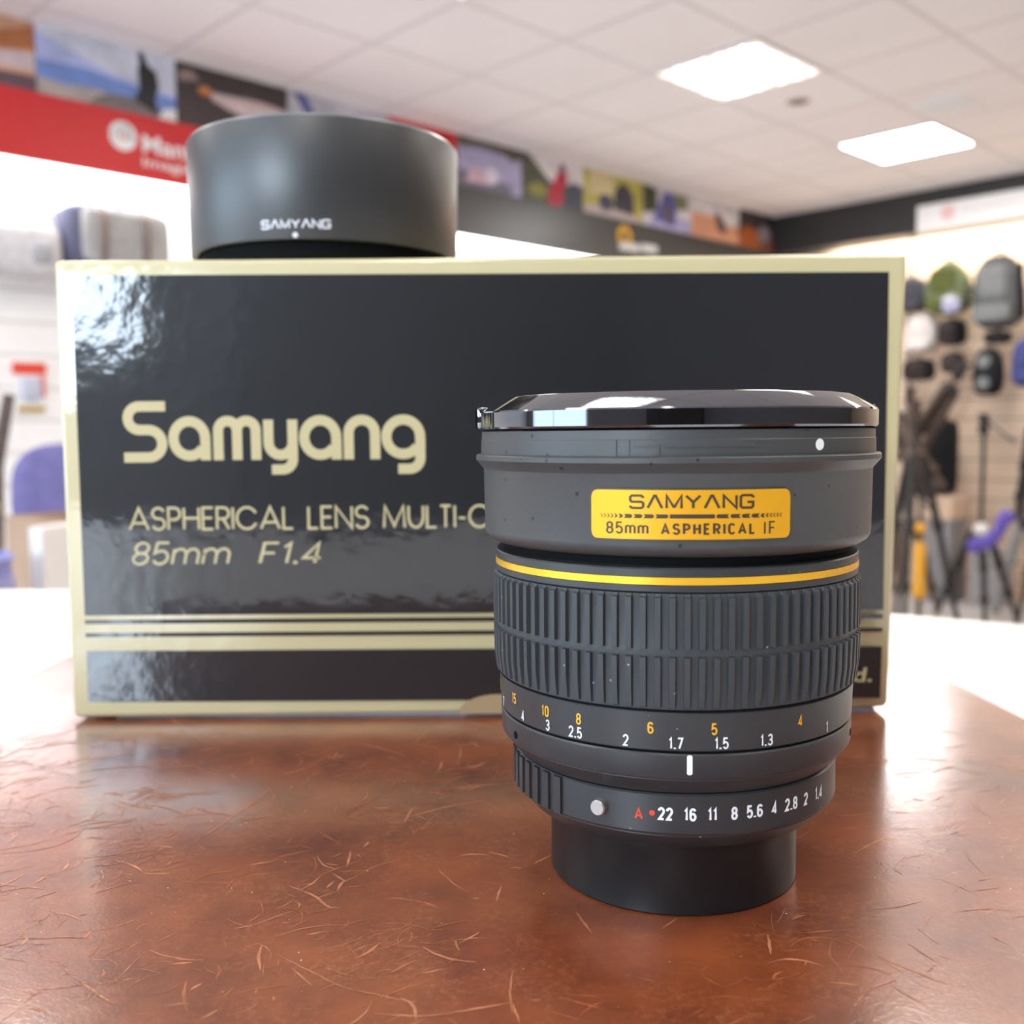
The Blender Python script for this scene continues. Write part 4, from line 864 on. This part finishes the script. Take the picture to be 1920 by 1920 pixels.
rucksack('white pouch hanging below the dark slate bag', -0.05, 1.24, 0.665, 0.11, 0.10, 0.14, M['whitecloth'], M['whitecloth'], name='pouch', cat='pouch', taper=0.1, straps=False)
rucksack('blue bag at the right edge below the grey backpack', 0.02, 2.02, 0.38, 0.10, 0.09, 0.17, M['navy'], M['navy'], taper=0.2, straps=False)
rucksack('small black case between the green rucksack and the grey backpack', 0.02, 1.49, 0.70, 0.09, 0.09, 0.095, M['blackcloth'], M['brownblack'], name='camera_case', cat='case', taper=0.1, straps=False)
o = rucksack('black camera case with silver discs below the grey backpack', 0.06, 1.765, 0.33, 0.095, 0.09, 0.165, M['blackcloth'], M['slate'], name='camera_case', cat='case', taper=0.2, pockets=False, straps=False)
for z in (0.235, 0.085):
    bm = bmesh.new(); tube(bm, [(0.07, 0, z), (0.10, 0, z)], 0.045, 20); link('disc', bm, M['greylight'], o, smooth=40)
rucksack('black pouch hanging between the grey backpack and the black camera case', 0.02, 1.81, 0.693, 0.085, 0.08, 0.044, M['blackcloth'], M['blackcloth'], name='pouch', cat='pouch', taper=0.1, pockets=False, straps=False)
rucksack('brown black pouch hanging left of the black camera case', 0.02, 1.50, 0.50, 0.075, 0.08, 0.075, M['brownblack'], M['brownblack'], name='pouch', cat='pouch', taper=0.1, pockets=False, straps=False)
rucksack('black case hanging below the white pouch', 0.0, 1.24, 0.46, 0.11, 0.09, 0.08, M['blackcloth'], M['brownblack'], name='camera_case', cat='case', taper=0.1, straps=False)
o = rthing('lens_pouch', 'small lavender white pouch hanging between the green rucksack and the grey backpack', 'pouch', 0.30, 1.595, 0.90)
bm = bmesh.new(); blob(bm, 0, 0, 0.055, 0.05, 0.06, 0.055, 0.7, 0.7); link('body', bm, cloth('lavender_nylon', (0.36, 0.36, 0.52)), o, smooth=60)
bm = bmesh.new(); blob(bm, 0.02, 0.0, 0.095, 0.04, 0.055, 0.025, 0.7, 0.7); link('lid', bm, cloth('pale_nylon', (0.48, 0.48, 0.52)), o, smooth=60)
hook(o, 0.30, 0.13)

# ------------------------------------------------------------------ tripods
M['tri_black'] = mat('tripod_black', (0.012, 0.011, 0.011), 0.4, var=0.1, vs=30); M['tri_brown'] = mat('tripod_bronze', (0.065, 0.040, 0.028), 0.45, var=0.1, vs=30)
M['tri_grey'] = mat('tripod_grey', (0.30, 0.295, 0.30), 0.4, var=0.1, vs=30); M['tri_purple'] = mat('tripod_purple', (0.20, 0.15, 0.42), 0.45, var=0.1, vs=30)
M['tri_tan'] = mat('tripod_tan', (0.55, 0.42, 0.32), 0.5, var=0.1, vs=30); M['foam'] = mat('foam_amber', (0.80, 0.40, 0.03), 0.6)
def tripod(label, x, y, z, H, spread, m, m2, rz=0.0, grip=None, col=0.28, lr=0.016, tilt=0.0, hung=False, handle=True, name='tripod', turn0=0.0):
    o = rthing(name, label, 'tripod', x, y, z, rz)
    if tilt: o.rotation_euler = (tilt, 0, RA + rz)
    for k in range(3):
        a = turn0 + 2 * pi * k / 3; ca, sa = cos(a), sin(a)
        def P(t): r = 0.045 + spread * t; return Vector((ca * r, sa * r, H * (1 - t)))
        bm = bmesh.new(); tube(bm, [P(0), P(0.42)], lr * 1.25, 12); tube(bm, [P(0.40), P(0.74)], lr, 12); tube(bm, [P(0.72), P(0.985)], lr * 0.78, 12)
        for t in (0.41, 0.73): tube(bm, [P(t - 0.025), P(t + 0.025)], lr * 1.6, 12)
        lg = link('leg', bm, m, o, smooth=40)
        bm = bmesh.new(); tube(bm, [P(0.965), P(0.998)], [lr * 1.1, lr * 0.7], 10); link('foot', bm, M['plastic'], lg, smooth=40)
        if grip and k == grip[0]:
            bm = bmesh.new(); tube(bm, [P(0.05), P(0.08), P(0.36), P(0.40)], [lr * 1.5, lr * 2.1, lr * 2.1, lr * 1.5], 14); tag(link('leg_grip', bm, grip[1], o, smooth=60), 'coloured leg grip')
    bm = bmesh.new(); tube(bm, [(0, 0, H - 0.05), (0, 0, H - 0.01), (0, 0, H + 0.03)], [0.05, 0.065, 0.05], 18); link('collar', bm, m2, o, smooth=40)
    bm = bmesh.new(); tube(bm, [(0, 0, H - 0.22), (0, 0, H + col)], 0.014, 14); link('column', bm, m, o, smooth=50)
    bm = bmesh.new(); tube(bm, [(0, 0, H + col - 0.01), (0, 0, H + col + 0.05)], 0.032, 16); blob(bm, 0, 0, H + col + 0.075, 0.034, 0.034, 0.034, 1, 1, 16, 10); box(bm, -0.035, 0.035, -0.03, 0.03, H + col + 0.10, H + col + 0.125, bev=0.004); link('head', bm, m2, o, smooth=40)
    bm = bmesh.new(); tube(bm, [(0.03, 0, H + col + 0.03), (0.075, 0.0, H + col + 0.03)], 0.013, 12); link('knob', bm, m2, o, smooth=50)
    if handle:
        bm = bmesh.new(); tube(bm, [(0, 0.03, H + col + 0.07), (0.06, 0.16, H + col - 0.02), (0.08, 0.22, H + col - 0.06)], [0.007, 0.009, 0.014], 10); link('pan_handle', bm, m2, o, smooth=50)
    if hung: 
        bm = bmesh.new(); tube(bm, [(-0.245 - x, 0, H + 0.0), (-0.04, 0, H + 0.0)], 0.008, 8); link('hook', bm, M['pin'], o, smooth=60)
    return o
tripod('large black tripod with splayed legs and tall column, standing before the bag wall', 0.72, 2.00, FLOOR, 0.60, 0.24, M['tri_black'], M['tri_black'], col=0.62, lr=0.020, turn0=0.5)
tripod('bronze tripod standing near the right end of the carton, amber foam on one leg', 0.75, 1.52, FLOOR, 0.60, 0.17, M['tri_brown'], M['tri_black'], grip=None, col=0.16, turn0=2.2, lr=0.022)
tripod('grey tripod standing at the right edge beyond the black tripod', 0.35, 2.16, FLOOR, 0.62, 0.14, M['tri_grey'], M['tri_black'], col=0.2, lr=0.026, turn0=0.8)
for i, (lab, x, y, z, H, til, m, m2, lr, sp) in enumerate((
        ('folded black tripod hung on the wall beside the right end of the carton', -0.09, 1.19, -0.54, 0.75, 0.06, M['tri_black'], M['tri_brown'], 0.026, 0.02),
        ('folded bronze tripod hung on the wall, leaning left of the black camera case', 0.36, 1.30, -0.15, 0.62, -0.55, M['tri_brown'], M['tri_black'], 0.026, 0.03),
        ('folded dark tripod hung slanting below the black camera case', 0.66, 1.68, -0.34, 0.62, 0.55, M['tri_brown'], M['tri_black'], 0.026, 0.03),
        ('folded black tripod hung below the blue bag', -0.08, 1.98, -0.56, 0.66, -0.10, M['tri_black'], M['tri_brown'], 0.024, 0.02))):
    tripod(lab, x, y, z, H, sp, m, m2, tilt=til, hung=True, col=0.08, lr=lr, handle=False, turn0=0.6 + i)
o = rthing('monopod', 'amber and black monopod standing against the right end of the carton', 'monopod', 0.98, 1.715, FLOOR)
bm = bmesh.new(); tube(bm, [(0, 0, 0.0), (0, 0, 0.9)], 0.015, 14); link('shaft', bm, M['tri_black'], o, smooth=50)
bm = bmesh.new(); tube(bm, [(0, 0, 0.14), (0, 0, 0.18), (0, 0, 0.23), (0, 0, 0.48), (0, 0, 0.52)], [0.03, 0.05, 0.036, 0.036, 0.02], 18); tag(link('foam_grip', bm, M['foam'], o, smooth=60), 'amber foam grip')
bm = bmesh.new(); blob(bm, 0, 0, 0.60, 0.035, 0.035, 0.04, 1, 1); tag(link('collar_knob', bm, M['foam'], o, smooth=60), 'amber knob')
o = rthing('camera_strap', 'violet camera strap slung diagonally over the tripods at right', 'strap', 1.02, 2.19, -0.585)
bm = bmesh.new(); tube(bm, [(0.05, 0.12, 0.17), (0.06, 0.08, 0.13), (0.05, 0.05, 0.05), (0.05, 0.0, 0.0), (0.05, -0.09, -0.04), (0.05, -0.12, -0.07)], [0.045, 0.042, 0.032, 0.045, 0.05, 0.03], 10); link('webbing', bm, mat('violet_strap', (0.12, 0.08, 0.42), 0.6), o, smooth=60)
bm = bmesh.new(); blob(bm, 0.06, -0.05, 0.06, 0.03, 0.05, 0.04, 0.8, 0.8); link('pad', bm, M['whitecloth'], o, smooth=60)
tripod('tall black tripod with widely splayed legs nearest the right end of the carton', 1.36, 1.84, FLOOR, 1.10, 0.25, M['tri_black'], M['tri_brown'], col=0.20, lr=0.020, turn0=0.25, handle=False)
tripod('tall dark bronze tripod with widely splayed legs at the right edge', 0.62, 2.48, FLOOR, 1.20, 0.22, M['tri_brown'], M['tri_black'], col=0.20, lr=0.022, turn0=0.9, handle=False)
o = rthing('tripod_bag', 'long black padded bag hung on the wall between the bronze tripods', 'bag', 0.02, 1.43, -0.38)
bm = bmesh.new(); blob(bm, 0, 0, 0.27, 0.10, 0.105, 0.27, 0.3, 0.5); link('body', bm, M['blackcloth'], o, smooth=60)
bm = bmesh.new(); tube(bm, [(0.02, -0.05, 0.52), (0.03, 0, 0.60), (0.02, 0.05, 0.52)], 0.010, 8); link('loop', bm, M['brownblack'], o, smooth=60); hook(o, 0.02, 0.585)
o = rthing('display_plinth', 'beige topped grey plinth under the hung black bag', 'plinth', 0.10, 1.47, FLOOR)
bm = bmesh.new(); box(bm, -0.14, 0.14, -0.135, 0.135, 0, 0.60, bev=0.004); link('base', bm, mat('plinth_grey', (0.24, 0.235, 0.25), 0.5, var=0.05, vs=5), o)
bm = bmesh.new(); box(bm, -0.15, 0.15, -0.145, 0.145, 0.60, 0.76, bev=0.006); link('top', bm, mat('plinth_beige', (0.62, 0.46, 0.34), 0.6, var=0.05, vs=5), o)
o = rthing('low_plinth', 'low pale grey plinth among the tripod legs at right', 'plinth', 0.10, 1.84, FLOOR)
bm = bmesh.new(); box(bm, -0.14, 0.14, -0.10, 0.10, 0, 0.40, bev=0.004); link('base', bm, mat('plinth_pale', (0.33, 0.32, 0.33), 0.5, var=0.05, vs=5), o)
o = thing('viewer_dummy', 'tall black cabinet in place of the viewer, added behind the counter for the dark reflection in the carton', 'dummy', (-0.13, -1.02, FLOOR))  # unseen black block, added to darken the middle of the carton's reflection
bm = bmesh.new(); box(bm, -0.30, 0.30, -0.18, 0.18, 0, 1.52, bev=0.05); link('body', bm, mat('dummy_black', (0.012, 0.012, 0.014), 0.6), o)
bm = bmesh.new(); box(bm, -0.27, 0.27, 0.18, 0.20, 0.06, 1.46, bev=0.006); link('front_slab', bm, mat('dummy_front', (0.014, 0.012, 0.013), 0.6), o)
